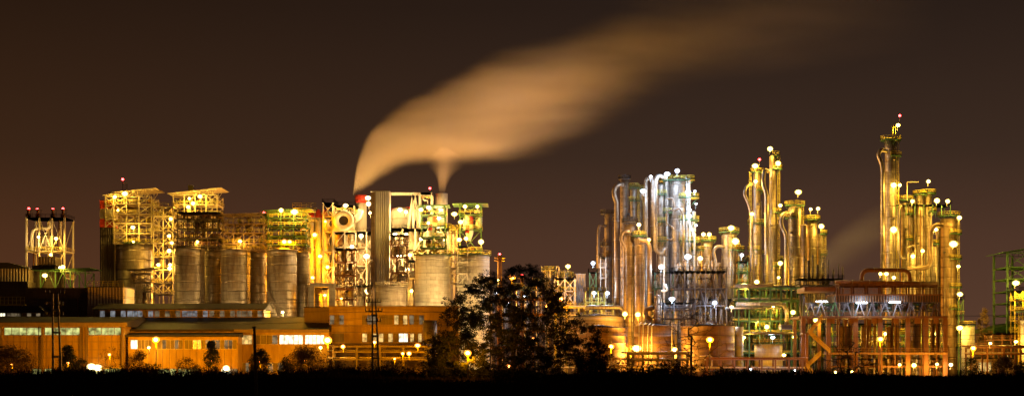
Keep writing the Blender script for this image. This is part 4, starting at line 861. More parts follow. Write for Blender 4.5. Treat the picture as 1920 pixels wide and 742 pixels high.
# ---- third group: tall yellow pair and neighbours
pipe('tall shining pipe with a swan neck beside the highest column of all', [(1663, 284, 501), (1652, 280, 500), (1646, 290, 500), (1653, 306, 500), (1655, 320, 500), (1655, 592, 500)], 7.5, 'clad', 2.5)
column('highest column of the whole plant with a red light on top', 1670, 21, 506, 262, None, 'clad', [pl(264, FULL, 1.5), pl(294, R_, 1.6)], top='flat', bands=3.6, strip=1.1, lad=1)
t = thing('lamp_mast', 'thin twin mast on top of the highest column', 'mast', X(1677, 506), 506, Z(264, 506))
mb = MB(); mb.bar((X(1674, 506), 506, Z(262, 506)), (X(1674, 506), 506, Z(236, 506)), .4, 8); mb.bar((X(1679, 506), 506, Z(262, 506)), (X(1679, 506), 506, Z(240, 506)), .25, 8); mb.bar((X(1672, 506), 506, Z(238, 506)), (X(1687, 506), 506, Z(237, 506)), .25); mb.build('mast', 'yellow_paint', t)
column('grey column under the high yellow railings next to the highest column', 1697, 15, 508, 378, None, 'clad', [pl(376, FULL, 1.3), pl(402, R_, 1.2), pl(450, R_, 1.2)], top='dome')
pipe('thin J pipe curling under the grey column', [(1690, 384, 502), (1685, 390, 502), (1685, 470, 502), (1690, 484, 502), (1701, 486, 502)], 5, 'clad', 2.5)
pipe('arched pipe over the small pale vessel', [(1702, 500, 500), (1702, 462, 500), (1716, 460, 500), (1716, 475, 500)], 4, 'clad', 1.6)
column('small pale vessel under the arched pipe', 1710, 15, 501, 470, None, 'clad', [], name='process_vessel', cat='vessel')
column('slim column with lit ladder beside the grey column', 1709, 9, 510, 372, None, 'clad', [], lad=1)
column('tall column under the broad yellow railed deck', 1725, 13, 508, 362, None, 'clad', [pl(366, FULL, 1.2)])
column('tall column twin standing close to the railed deck column', 1740, 15, 509, 360, None, 'clad', [pl(364, FULL, 1.2), pl(398, R_, 1.4)])
pipe('fat swan neck pipe dropping before the dark end column', [(1768, 422, 502), (1752, 422, 502), (1745, 434, 502), (1745, 490, 502), (1738, 502, 501), (1700, 503, 500)], 9, 'clad_brown', 3.5)
column('short column with a yellow cap rail in front of the dark end column', 1752, 12, 508, 460, None, 'clad_dim', [pl(458, FULL, .6)])
column('broad dark column with lamps down its outer side at the end of the plant', 1779, 30, 512, 410, None, 'clad_brown', [pl(406, FULL, 1), pl(440, R_, 1.5), pl(487, R_, 1.5), pl(540, R_, 1.5), pl(580, R_, 1.3)], top='flat', lad=1)
frame('high yellow railed walkway joining the tops of the last columns', 1682, 1782, 505, 7, 384, 404, (384,), 7, 'green_paint', 'yellow_paint', brace=0, w=.25)
frame('narrow green service tower along the outer side of the dark end column', 1797, 1806, 508, 5, 560, None, (560, 590, 620, 650), 2, 'green_paint', 'yellow_paint', brace=2, w=.3)
column('pale cylindrical tank right under the lowest outer lamps', 1815, 24, 500, 610, None, 'silo_white', [pl(610, FULL, .4)], 'flat', name='tank', cat='tank', bands=3)
column('dark background column seen behind the lit ladder column', 1718, 8, 520, 400, None, 'clad_dim', [])
column('dark background column between railed deck twins and end column', 1760, 10, 520, 415, None, 'clad_dim', [])
for a, b, c in ((1690, 1728, 'over the thin J pipe'),):
    t = thing('jib_beam', 'thin steel jib beam standing ' + c, 'jib', X(a, 505), 505, Z(376, 505))
    MB().bar((X(1701, 505), 505, Z(376, 505)), (X(1701, 505), 505, Z(341, 505)), .22).build('post', 'cream_paint', t)
    MB().bar((X(1701, 505), 505, Z(341, 505)), (X(1722, 505), 505, Z(341, 505)), .2).build('beam', 'cream_paint', t)

# ---- far right
frame('green open shelter with a sloping roof at the very end of the photo', 1889, 1960, 498, 14, 474, None, (500, 522, 545, 567, 590), 3, 'green_paint', 'green_paint', brace=1, rail=False, roof=(0, 16, 'green_paint'), w=.6, overhang=2.0, name='steel_shelter', cat='shelter')
column('white tank with a caged ladder before the green end shelter', 1925, 24, 488, 600, None, 'silo_white', [pl(560, L_), pl(585, L_)], 'flat', lad=-1, name='tank', cat='tank')
frame('yellow railed stair frame before the green end shelter', 1903, 1918, 490, 4, 545, None, (545, 562, 580, 600, 620), 2, 'yellow_paint', 'yellow_paint', brace=1, w=.25)
Y = 520
t = thing('low_building', 'low dark building with a green edged pitched roof behind the poplar', 'building', X(1885, Y), Y)
MB().box(X(1862, Y), X(1925, Y), Y, Y+20, 0, Z(622, Y)).build('wall', 'concrete_dark', t)
MB().prism([(X(1860, Y), Z(622, Y)), (X(1912, Y), Z(622, Y)), (X(1912, Y), Z(603, Y)), (X(1860, Y), Z(615, Y))], Y-1, Y+21).build('roof', 'green_paint', t)
rack('orange lit railed pipe bridge at the end of the photo', 1820, 1945, 472, 5, (650, 662), 28, 3, 'rust_paint', ('cream_paint', 'rust_paint', 'clad'), rail=True)
frame('brown deck frame behind the orange lit pipe bridge', 1862, 1912, 490, 8, 625, None, (625, 636), 4, 'rust_paint', 'rust_paint', brace=0, w=.3, clutter=10)
Y = 478
t = thing('pump_house', 'small pale pump house glowing orange under the end pipe bridge', 'building', X(1850, Y), Y)
MB().box(X(1825, Y), X(1905, Y), Y+2, Y+9, 0, Z(672, Y)).build('wall', 'cream_paint', t)
MB().box(X(1824, Y), X(1906, Y), Y+1.6, Y+9.4, Z(672, Y), Z(670, Y)).build('roof', 'roof_sheet', t)
window(t, X(1838, Y), X(1862, Y), Z(696, Y), Z(678, Y), Y+2, 'win_warm', 4)
# ---- front pipe runs and goalposts
pipe('long thin lit pipe run low along the tank yard', [(1040, 688, 455), (1335, 688, 455), (1335, 667, 455), (1312, 667, 455)], 2.8, 'cream_paint', .8, 0)
for k, p in enumerate((1062, 1100, 1150, 1200, 1250, 1300)):
    t = thing('pipe_support', 'short post under the thin lit pipe run, ' + ['in the tree edge', 'just right of the tree', 'under the yard lamp', 'below the blazing tank', 'between the storage tanks', 'behind the bare tree'][k], 'pipe support', X(p, 455), 455)
    MB().box(X(p, 455)-.15, X(p, 455)+.15, 454.8, 455.2, 0, Z(689.4, 455)).build('post', 'concrete', t); MB().box(X(p, 455)-.5, X(p, 455)+.5, 454.7, 455.3, Z(690.6, 455), Z(689.45, 455)).build('cap', 'concrete', t)
rack('orange goalpost pipe rack before the storage tanks and green frame', 1326, 1505, 452, 4, (672, 690), 27, 3, 'rust_paint', ('rust_paint', 'cream_paint'))
rack('pump yard rack below the blazing tank', 1178, 1290, 462, 4, (662, 674), 26, 4, 'dark_steel', ('clad', 'clad_dim'))
# ================================================================== LAMPS
LM = [
 # left towers
 (234,363,500,'lime',9,'bright floodlight under the canopy by the striped chimney, below the mast'),
 (215,369,500,'lime',4,'smaller floodlight under the canopy corner nearest the striped chimney'),
 (249,426,500,'lime',9,'floodlight halfway up the canopied tower by the striped chimney'),
 (221,394,500,'lime',2.5,'small floodlight beside the red bands of the striped chimney'),
 (250,453,499,'lime',3,'small floodlight at the rim of the wide silo by the striped chimney'),
 (375,368,503,'lime',10,'bright floodlight at the canopy end behind the dark scaffold'),
 (355,372,503,'lime',7,'floodlight in the middle of the canopy behind the dark scaffold'),
 (362,381,503,'lime',4,'floodlight just below the canopy middle behind the dark scaffold'),
 (353,388,503,'yellow',4,'lowest floodlight under the canopy behind the dark scaffold'),
 (320,410,497,'lime',7,'highest lamp on the slim stair tower'),
 (317,442,497,'lime',4,'second highest lamp on the slim stair tower'),
 (322,455,497,'yellow',4,'small lamp just below the second highest on the stair tower'),
 (317,470,497,'lime',8,'largest middle lamp on the slim stair tower'),
 (319,496,497,'lime',5,'lamp near a short boom on the slim stair tower'),
 (318,503,496,'yellow',5,'lowest bright lamp on the slim stair tower'),
 (297,496,497,'yellow',4,'lowest lamp beside the wide silo on the stair tower'),
 (370,453,484,'yellow',2,'small lamp inside the dark rusty scaffold'),
 (450,452,484,'yellow',6,'lamp on the deck of the plain brown frame'),
 (527,394,484,'lime',5,'lamp at the canopy corner of the green frame on the spiral stair silo'),
 (552,397,484,'lime',9,'bigger lamp at the canopy middle of the green frame on the spiral stair silo'),
 (533,453,485,'sodium',10,'orange lamp deep in the green canopied frame, nearer the brown frame'),
 (543,453,486,'sodium',9,'orange lamp deep in the green canopied frame, nearer the domed vessels'),
 (118,500,484,'lime',7,'lamp at the edge of the green open shelter roof'),
 (112,501,484,'lime',2,'small lamp next to the one on the green shelter roof'),
 (105,447,514,'lime',7,'bright lamp inside the white tower, beside its tank'),
 (72,444,514,'warm',3,'dim lamp inside the white tower, on the outer side of its tank'),
 (95,477,514,'yellow',4,'lamp under the tank in the white tower'),
 (84,516,483,'lime',4,'small lamp below the green open shelter roof'),
 # orange corner
 (590,440,512,'sodium',16,'orange lamp on the domed vessels, upper'),
 (600,480,512,'sodium',16,'orange lamp on the hoppers below the domed vessels'),
 (586,520,505,'sodium',12,'orange lamp low above the concrete slab'),
 (614,500,504,'sodium',10,'orange lamp behind the legs of the cream corner frame'),
 (609,553,492,'sodium',6,'orange lamp below the concrete slab'),
 (570,430,508,'sodium',9,'orange lamp between the green canopied frame and the domes'),
 (610,415,504,'sodium',6,'orange lamp beside the top of the cream corner frame'),
 # centre
 (648,385,506,'warm',9,'floodlight on the gantry next to the red topped chimney'),
 (690,371,505,'warm',8,'upper floodlight in the gap between red topped chimney and grey duct'),
 (691,382,506,'warm',9,'middle floodlight in the gap between red topped chimney and grey duct'),
 (694,399,505,'warm',5,'lower floodlight in the gap between red topped chimney and grey duct'),
 (677,442,504,'warm',8,'lamp on the cream frame below the red topped chimney'),
 (687,480,504,'warm',12,'large lamp on the cream frame against the grey duct'),
 (688,545,500,'warm',9,'lamp just above the office roof beside the grey duct'),
 (655,505,504,'warm',8,'lamp inside the pump scaffold'),
 (640,560,502,'yellow',7,'lamp above the office roof at the pump scaffold foot'),
 (660,462,508,'warm',8,'lamp inside the broad cream frame below the fan housing'),
 (729,378,508,'warm',4,'small lamp at the top inner edge of the grey duct'),
 (750,393,506,'warm',7,'lamp in front of the domed reactor'),
 (761,397,508,'warm',5,'lamp between the domed reactor and the A-shaped frame'),
 (741,440,508,'warm',14,'large glare on the deck below the domed reactor'),
 (762,440,508,'warm',8,'lamp on the deck below the A-shaped frame'),
 (750,480,508,'warm',13,'large glare behind the dark scaffold with stacked vessels'),
 (768,478,508,'warm',9,'lamp behind the leg frame top'),
 (764,505,508,'warm',9,'lamp halfway down the gap beside the concrete tank'),
 (772,545,508,'yellow',8,'lamp low in the gap beside the concrete tank'),
 (790,448,507,'warm',5,'lamp on the deck at the green tower foot'),
 (803,418,492,'warm',3,'small lamp inside the green tower beside the checked hopper'),
 (789,393,492,'lime',5,'upper lamp at the outer post of the green tower on the full silo'),
 (804,389,492,'warm',5,'upper lamp at the middle post of the green tower on the full silo'),
 (826,394,508,'warm',14,'large glare high against the white chimney without a collar'),
 (823,408,507,'warm',9,'lower glare against the white chimney without a collar'),
 (822,438,505,'warm',8,'lamp on the deck below the white chimney'),
 (791,477,493,'yellow',4,'lamp on the rim of the full white silo'),
 (834,449,506,'yellow',6,'lamp behind the braced tower top'),
 (852,401,498,'lime',9,'big lamp between the white chimney and the standing apart green tower'),
 (864,416,492,'lime',9,'big lamp on the side of the green tower that stands apart'),
 (872,387,492,'lime',4,'lamp under the wide canopy, nearer the white chimney'),
 (895,387,492,'lime',4,'lamp under the wide canopy, at its outer end'),
 (861,449,492,'yellow',4,'small lamp low on the green tower that stands apart'),
 (874,447,492,'yellow',4,'small lamp beside the caged ladder tower top'),
 (902,453,490,'lime',9,'bright greenish lamp at the outer edge of the partly hidden silo'),
 # behind tree
 (1065,499,512,'yellow',10,'lamp on the railed platform of the low unit beside the tree'),
 (1052,560,506,'sodium',9,'orange lamp inside the low unit frame beside the tree'),
 (934,525,540,'lime',3,'small lamp glimpsed near the stack behind the tree top'),
 (930,549,538,'white',3,'white lamp glimpsed through the tree, upper'),
 (952,568,538,'white',4,'white lamp glimpsed through the tree, lower'),
 (984,555,538,'white',3,'white lamp glimpsed through the tree near its trunk line'),
 (1024,573,515,'sodium',4,'small orange lamp glimpsed in the tree crown edge'),
 (1001,635,500,'sodium',6,'orange lamp glimpsed in the lower crown'),
 (953,686,470,'sodium',7,'orange lamp glimpsed at the tree trunk foot'),
 # first group
 (1112,493,508,'white',8,'white floodlight on the green lamp platform'),
 (1114,549,506,'white',4,'small white lamp on the low yellow frame, farther from the columns'),
 (1139,549,506,'white',5,'small white lamp on the low yellow frame, nearer the columns'),
 (1172,588,490,'yellow',26,'huge floodlight at the foot of the brown columns'),
 (1196,589,490,'yellow',22,'second huge floodlight at the foot of the orange lit column'),
 (1198,421,495,'warm',9,'yellowish lamp on the short stout brown column'),
 (1217,449,492,'yellow',7,'yellowish lamp on the fat bent pipe'),
 (1206,358,500,'white',9,'white lamp between the slim columns and the inverted U pipe'),
 (1251,326,499,'white',12,'brilliant white lamp above the J shaped pipe'),
 (1270,320,500,'white',12,'brilliant white lamp on top of the widest column'),
 (1220,331,499,'white',5,'white lamp at the crest of the inverted U pipe'),
 (1290,360,501,'white',8,'white lamp behind the highest half round ledge'),
 (1293,405,501,'white',8,'white lamp behind the middle half round ledge'),
 (1240,500,495,'white',11,'white lamp low behind the J shaped pipe'),
 (1290,481,486,'white',10,'white lamp on the trestle rack beneath the widest column'),
 (1313,484,486,'warm',10,'large lamp on the trestle rack beside the twin lamp column'),
 (1303,358,505,'white',2,'tiny white lamp on the highest half round ledge'),
 (1305,382,505,'white',2,'tiny white lamp on the middle half round ledge'),
 (1305,422,505,'white',2,'tiny white lamp on the lowest half round ledge'),
 (1260,560,480,'white',8,'white lamp inside the dark pipe frame'),
 (1340,567,484,'white',9,'large white lamp at the far end of the dark lower frame'),
 (1372,575,482,'warm',6,'lamp at the start of the long horizontal pipe'),
 (1194,652,474,'yellow',50,'floodlight against the foot of the blazing storage tank'),
 (1265,655,472,'yellow',14,'floodlight at the foot of the lit gap between storage tanks'),
 # second group
 (1319,439,508,'lime',6,'twin lamp on the short stout column, nearer the white group'),
 (1330,439,508,'lime',6,'twin lamp on the short stout column, farther from the white group'),
 (1371,427,506,'lime',8,'lamp on a thin post above the pale stout column'),
 (1379,452,504,'lime',14,'big glare on the shoulder of the pale stout column'),
 (1391,478,502,'white',5,'bluish lamp on the green lamp tower'),
 (1416,311,510,'lime',10,'wide lamp on top of the laddered yellow column'),
 (1417,340,506,'lime',9,'lamp just under the top of the laddered yellow column'),
 (1410,401,505,'lime',12,'big lamp midway up the laddered yellow column'),
 (1444,279,509,'lime',10,'lamp at the very top of the tallest middle column'),
 (1459,306,507,'lime',11,'lamp on the first ledge of the tallest middle column'),
 (1463,385,505,'lime',12,'lamp on the second ledge of the tallest middle column'),
 (1463,493,502,'lime',12,'lamp on the lowest ledge of the tallest middle column'),
 (1419,528,498,'lime',10,'lamp above the stubby horizontal pipe on the green rack'),
 (1497,360,506,'lime',8,'lamp on a thin post above the high railed stout column'),
 (1520,392,508,'lime',7,'twin lamp on the pale end column, nearer the tallest'),
 (1534,391,508,'lime',7,'twin lamp on the pale end column, farther from the tallest'),
 (1540,424,508,'lime',11,'big lamp on the yellow column with a side ladder'),
 (1460,520,498,'lime',7,'lamp between the pipes behind the tall straight pipe'),
 (1395,535,498,'lime',8,'lamp behind the green lamp tower foot'),
 (1487,585,484,'lime',10,'bright lamp at the corner where green rack meets rusty deck'),
 (1490,631,484,'lime',8,'bright lamp at the stair landing of the rusty structure'),
 (1438,612,486,'lime',8,'lamp in the green rack over the grey cooler'),
 (1450,575,499,'lime',7,'lamp inside the green lit equipment frame, upper'),
 (1420,600,499,'lime',6,'lamp inside the green lit equipment frame, by the tank side'),
 (1395,632,480,'lime',3,'small lamp beside the narrow grey tank'),
 (1449,632,482,'white',4,'white lamp just over the railed white tank'),
 (1470,665,458,'yellow',4,'lamp on a short post at the goalpost rack'),
 (1407,692,445,'white',3,'white lamp at ground level near the goalpost rack'),
 (1490,694,445,'white',3,'white lamp at ground level near the stair foot'),
 (1567,697,455,'yellow',3,'small lamp at ground level in the first bay of the rusty structure'),
 (1598,696,455,'yellow',3,'small lamp at ground level in the second bay of the rusty structure'),
 # rusty structure
 (1530,600,482,'lime',8,'greenish lamp behind the top of the zigzag stair'),
 (1590,625,486,'lime',8,'greenish lamp deep in the first bay under the long deck'),
 (1660,625,486,'lime',6,'greenish lamp deep in the bay behind the street lamp'),
 (1715,628,486,'lime',10,'greenish lamp deep beside the wide grey vessel'),
 (1757,625,486,'lime',9,'greenish lamp deep at the last leg of the rusty structure'),
 (1687,683,466,'yellow',6,'large glare at ground level below the walkway, nearer the street lamp'),
 (1714,684,466,'yellow',6,'smaller yellow glare between the two large ground level ones'),
 (1757,682,466,'yellow',6,'large glare at ground level below the walkway, nearer the end column'),
 (1783,683,466,'warm',7,'slanted lamp at ground level past the last leg'),
 (1651,513,478,'lime',5,'lamp under the arched pipe bridge, closer to the steam'),
 (1662,513,478,'lime',4,'lamp under the arched pipe bridge, closer to the tall column'),
 # third group
 (1684,235,506,'lime',10,'lamp on the mast of the highest column'),
 (1676,347,499,'lime',14,'glare on the shaft of the highest column, upper'),
 (1687,347,503,'lime',6,'lamp on the side of the highest column above the walkway'),
 (1676,430,499,'lime',16,'glare on the shaft of the highest column, middle'),
 (1711,377,500,'lime',12,'big lamp on the high walkway beside the grey column'),
 (1741,340,504,'lime',9,'lamp on a post above the broad railed deck'),
 (1757,376,501,'lime',9,'lamp on the high walkway over the swan neck pipe'),
 (1777,377,501,'lime',9,'lamp on the high walkway over the dark end column'),
 (1799,408,505,'lime',9,'highest lamp on the outer side of the dark end column'),
 (1788,457,500,'lime',13,'second lamp down the dark end column'),
 (1797,499,503,'lime',6,'third lamp down the dark end column'),
 (1800,551,501,'lime',10,'fourth lamp down the dark end column'),
 (1800,614,498,'yellow',13,'lowest lamp down the dark end column'),
 (1755,430,503,'lime',4,'small lamp under the crook of the swan neck pipe'),
 (1712,480,497,'lime',6,'lamp behind the arched pipe and small pale vessel'),
 (1676,520,496,'lime',8,'glare low on the shaft of the highest column'),
 (1730,470,496,'lime',6,'lamp in front of the tall twin columns'),
 (1857,643,468,'yellow',3,'small lamp on the end pipe bridge'),
 (1905,640,484,'yellow',7,'lamp beside the white tank at the end of the photo'),
 (1905,530,486,'lime',60,'lamp inside the green end shelter'),
 # yard
 (171,687,425,'warm',3,'white glare at the doorway of the panelled hall'),
 (183,689,426,'warm',2,'second white glare at the doorway of the panelled hall'),
 (279,651,427,'yellow',2,'small lamp on the wall of the lean-to annex'),
 (424,690,427,'warm',1.5,'white lamp at the annex door behind the conifer'),
 (601,651,430,'yellow',4,'small lamp angled under the corner of the long hall'),
 (643,649,428,'sodium',4,'orange lamp over the pipe rack at the corner of the office block'),
 (702,641,428,'sodium',3,'orange lamp behind the double pole with crossarms'),
 (783,647,428,'sodium',5,'orange lamp at the far end of the office pipe rack'),
 (755,662,426,'sodium',4,'one of two low orange lamps, nearer the double pole'),
 (767,662,426,'sodium',4,'one of two low orange lamps, nearer the big tree'),
]
for px, py, Y, c, P, lab in LM:
    s = .28 if P <= 3 else (.40 if P < 8 else (.50 if P < 13 else .64))
    if px in (171, 183, 424): s = .6; P = .4
    lamp(px, py, Y, c, P*(.85 if px > 1300 and c == 'lime' else .7 if px < 420 and c == 'lime' else 1.15 if c == 'white' else .7 if c == 'warm' and py > 660 else 1.3 if c == 'warm' else 1.15), lab, 'flood', s)
for px, py, Y, P, lab in ((292,636,406,50,'orange street lamp before the annex with the row of windows'), (614,637,408,34,'orange street lamp where the long hall meets the office block'), (877,661,290,7,'nearest orange street lamp, shining through the branches of the big tree'),
    (1146,649,440,26,'orange street lamp before the broad tank beside the big tree'), (1331,636,430,36,'orange street lamp before the rusty orange storage tank'), (1651,635,440,24,'orange street lamp before the huge rusty structure'), (1825,652,440,24,'orange street lamp at the end pipe bridge')):
    lamp(px, py, Y, 'sodium', P*1.4, lab, 'street', .62 if Y > 350 else .45)
for px, py, Y, P, lab in ((22,682,398,14,'added orange fill lamp hidden behind the large round bush'), (127,680,398,14,'added orange fill lamp hidden behind the pine like tree'), (205,664,409,10,'added orange fill lamp behind the young tree with sparse leaves'), (397,676,396,12,'added orange fill lamp hidden behind the pointed conifer'), (488,678,396,14,'added orange fill lamp hidden behind the column shaped conifer'), (572,676,400,5,'added orange fill lamp hidden behind the broad orange lit bush'), (740,672,415,4,'added orange fill lamp low before the open ground floor')):  # added lamps, mostly screened by plants, to wash the low walls orange
    lamp(px, py, Y, 'sodium', P, lab, 'street', .25)
for px, py, Y, c, P, lab in ((785,577,466,'warm',44,'added unseen floodlight behind the office parapet aimed at the full white silo'), (868,577,466,'warm',44,'added unseen floodlight behind the office parapet near the big tree'), (725,577,466,'warm',8,'added unseen floodlight behind the office parapet near the grey duct'),  # added lamps out of sight behind the roofs, to brighten the silo fronts
    (355,586,470,'warm',9,'added unseen floodlight behind the glazed ridge below the dark scaffold silo'), (445,586,470,'warm',9,'added unseen floodlight behind the glazed ridge below the middle silo'), (530,585,466,'warm',9,'added unseen floodlight behind the hall roof below the spiral stair silo'), (250,586,474,'warm',7,'added unseen floodlight behind the glazed ridge below the wide silo')):
    lamp(px, py, Y, c, P, lab, 'flood', .25)
for px, P, lab in ((600,220,'added unseen orange mast lamp behind the three domed vessels'), (712,300,'added unseen mast lamp behind the tall grey duct'), (812,300,'added unseen mast lamp behind the full view white silo'), (960,150,'added unseen orange mast lamp behind the crown of the big tree'), (1275,220,'added unseen orange mast lamp behind the widest column')):  # unseen lamps added behind the plant to light the steam plume
    lamp(px, 520, 585, 'warm' if px == 712 else 'sodium', P*1.4, lab, 'street', .8)
for px, py, Y, c, P, lab in ((1541,565,468,'white',3,'short white strip light under the plain cooler box'), (1616,567,468,'white',7,'long bright white strip light under the cooler deck'), (1678,566,468,'white',4,'white strip light under the cooler deck toward the tall column')):
    lamp(px, py, Y, c, P, lab, 'tube', .45 if P < 10 else .7)
for px, py, Y, lab in ((54,391,521,'green tinted red light on the outermost thin stack'), (70,392,521,'red light on the second thin stack of the white tower'), (99,392,521,'red light on the third thin stack of the white tower'), (118,391,521,'red light on the innermost thin stack of the white tower'),
    (230,336,506,'red light on the short mast above the striped chimney'), (495,399,490,'red light above the bridge between brown and green frames'), (806,353,516,'red light above the square white portal frame'), (937,476,560,'red light on the slim dark stack by the tree top'),
    (979,514,570,'red light shining through the top of the big tree'), (1687,217,506,'red light on the highest column of the plant'), (1424,299,510,'faint red light beside the wide lamp of the laddered column')):
    lamp(px, py, Y, 'red', .15, lab.replace('green tinted ', ''), 'beacon', .4)
# gantry for the small ledge lamps is their own bracket
# ================================================================== POLES AND WIRES
def pylon(label, p1, p2, Y, ytop, arms, m='concrete'):
    t = thing('power_pole', label, 'power pole', X((p1+p2)/2, Y), Y)
    xa, xb, z1 = X(p1, Y), X(p2, Y), Z(ytop, Y)
    for i, (x, lean) in enumerate(((xa, .1), (xb, -.9))):
        MB().tube([(x+(lean if i == 0 else .9), Y, 0), (x+(0 if i == 0 else 0), Y, z1)], [.36, .2], 4, False).build('post', m, t)
    for q in (.28, .55, .8):
        z = z1*q; MB().box(xa-.2, xb+.9*(1-q)+.3, Y-.3, Y+.3, z-.25, z+.25).build('cross_tie', m, t)
    for py, w in arms:
        z = Z(py, Y); xm = (xa+xb)/2; a = MB().box(xm-w, xm+w, Y-.42, Y-.3, z-.12, z+.12).build('crossarm', 'dark_steel', t)
        for s in (-1, -.55, .55, 1):
            MB().lathe(xm+s*w*.97, Y-.36, [(.1, z+.12), (.2, z+.2), (.1, z+.3), (.22, z+.4), (.1, z+.5), (.2, z+.62), (.05, z+.75)], 8).build('insulator', 'porcelain', sub(a, t))
    return t
pylon('twin legged concrete power pole with crossarms before the panelled hall', 99, 108, 372, 548, ((549, 2.3), (571, 2.0), (590, 2.0)))
pylon('twin legged concrete power pole with crossarms before the office block', 698, 704, 372, 560, ((566, 1.7), (583, 2.0), (602, 1.7)))
t = thing('utility_pole', 'dark leaning wooden pole standing alone in the near field', 'pole', X(482, 110), 110)
MB().tube([(X(482, 110), 110, -.2), (X(476.5, 110), 110, Z(611, 110))], [.13, .085], 10).build('pole', 'wood', t)
MB().tube([(X(476.5, 110)-.12, 110, Z(612.5, 110)), (X(476.5, 110)+.12, 110, Z(612.5, 110))], .05, 8).build('iron_band', 'dark_steel', t)
def wire(pts, sag, label):
    out = []
    for (a, b) in zip(pts[:-1], pts[1:]):
        a, b = Vector(a), Vector(b)
        for k in range(13):
            q = k/12; v = a.lerp(b, q); v.z -= sag*4*q*(1-q); out.append(v)
    mb = MB(); mb.tube(out, .035, 4)
    o = mb.build('power_line', 'dark_steel'); tagged(o, label, 'power line')
for k, (pya, pyb, dd) in enumerate(((547, 564, 'top'), (569, 581, 'middle'), (588, 600, 'lowest'))):
    xa, xb = X(103.5, 372), X(701, 372)
    for s, nm in ((-1, 'outer'), (1, 'inner')):
        wire([(-190, 380+s*3, Z(pya-9, 372)), (xa+s*2, 371.6, Z(pya, 372)+.7), (xb+s*1.7, 371.6, Z(pyb, 372)+.7), (120, 372-s*3, Z(pyb+25, 372))], 2.2, '%s power line on the %s arm ends between the two twin poles' % (dd, nm))

# ================================================================== VEGETATION
def leaves(mb, c, rad, n, size, rnd, sq=1.0):
    for _ in range(n):
        while True:
            v = Vector((rnd.uniform(-1, 1), rnd.uniform(-1, 1), rnd.uniform(-1, 1)))
            if v.length < 1: break
        p = Vector(c) + Vector((v.x*rad, v.y*rad, v.z*rad*sq)); s = size*rnd.uniform(.5, 1.2)
        a = Vector((rnd.gauss(0, 1), rnd.gauss(0, 1), rnd.gauss(0, 1))).normalized(); b = a.cross(Vector((rnd.gauss(0, 1), rnd.gauss(0, 1), rnd.gauss(0, 1)))).normalized()
        n0 = len(mb.v); mb.v += [tuple(p - a*s), tuple(p + b*s*.45), tuple(p + a*s), tuple(p - b*s*.45)]; mb.f.append((n0, n0+1, n0+2, n0+3)); mb.sm.append(False)
def grow(root, pts, step, rnd, tip=.035, wob=.15, k=.5):
    """joins every point to the nearest wood already grown; returns nodes, parents, radii"""
    nodes = [Vector(r) for r in root]; par = [i-1 for i in range(len(root))]
    pts = sorted(pts, key=lambda p: (p - nodes[-1]).length)
    for p in pts:
        best = min(range(len(nodes)), key=lambda i: (nodes[i]-p).length + max(0, nodes[i].z - p.z)*.9)
        a = nodes[best]; L = (p-a).length; n = max(1, int(L/step)); prev = best
        for i in range(1, n+1):
            q = a.lerp(p, i/n) + Vector((rnd.gauss(0, wob), rnd.gauss(0, wob), rnd.gauss(0, wob) + math.sin(i/n*PI)*L*.05)); nodes.append(q); par.append(prev); prev = len(nodes)-1
    cnt = [0]*len(nodes); hasc = [False]*len(nodes)
    for i in range(1, len(nodes)):
        hasc[par[i]] = True
    for i in range(len(nodes)-1, -1, -1):
        if not hasc[i]: cnt[i] += 1
        if par[i] >= 0: cnt[par[i]] += cnt[i]
    return nodes, par, [tip*c**k for c in cnt]
def wood(nodes, par, rad, mn=0, mx=9e9, n=6):
    mb = MB()
    for i in range(1, len(nodes)):
        if mn <= rad[i] < mx: mb.tube([nodes[par[i]], nodes[i]], [min(rad[par[i]], rad[i]*1.5), rad[i]], n, True, False)
    return mb
# the big tree
rnd = random.Random(11); Y = 300; k = Y/F
prof = [(500, 962, 1002), (515, 905, 1020), (535, 885, 1042), (560, 850, 1052), (580, 838, 1064), (600, 822, 1098), (625, 812, 1124), (650, 802, 1132), (680, 800, 1136), (697, 806, 1130)]
def half(py):
    for (a, l0, r0), (b, l1, r1) in zip(prof[:-1], prof[1:]):
        if a <= py <= b: q = (py-a)/(b-a); return l0+(l1-l0)*q, r0+(r1-r0)*q
    return 806, 1130
holes = [(935, 660, 26), (1035, 655, 24), (870, 665, 20), (1090, 640, 14), (1010, 590, 10), (925, 575, 9), (905, 625, 13), (985, 640, 14), (1065, 690, 18), (1000, 690, 16), (875, 610, 9), (1075, 625, 9), (955, 612, 9)]
pts = []
while len(pts) < 760:
    py = rnd.uniform(502, 700); l, r = half(py); px = rnd.uniform(798, 1137); w = (r-l)*.5*k
    if not l < px < r: continue
    if math.sin(px*.071+1.3)*math.sin(py*.083+px*.02)+.6*math.sin(px*.15-py*.11) > (.62 if py < 630 else .9): continue
    if any((px-a)**2+(py-b)**2 < c*c and rnd.random() < (.7 if py < 630 else .45) for a, b, c in holes): continue
    
    ed = min(px-l, r-px)/((r-l)*.5)
    pts.append(Vector((X(px, Y), Y+rnd.uniform(-1, 1)*w*.7*math.sqrt(max(.02, 1-(1-ed)**2)), Z(py, Y))))
t = thing('big_tree', 'large dark spreading tree standing before the plant, half hiding the white silo', 'tree', X(962, Y), Y, 1)
tr = [(X(962, Y), Y, 1.0), (X(963, Y), Y, 3.), (X(961, Y), Y, 5), (X(965, Y), Y, 7.5), (X(972, Y), Y+.3, 10), (X(975, Y), Y, 13)]
nodes, par, rad = grow(tr, pts, 1.1, rnd, .03, .16, .47)
wood(nodes, par, rad, 0, 99, 7).build('trunk', 'bark', t)
mb = MB()
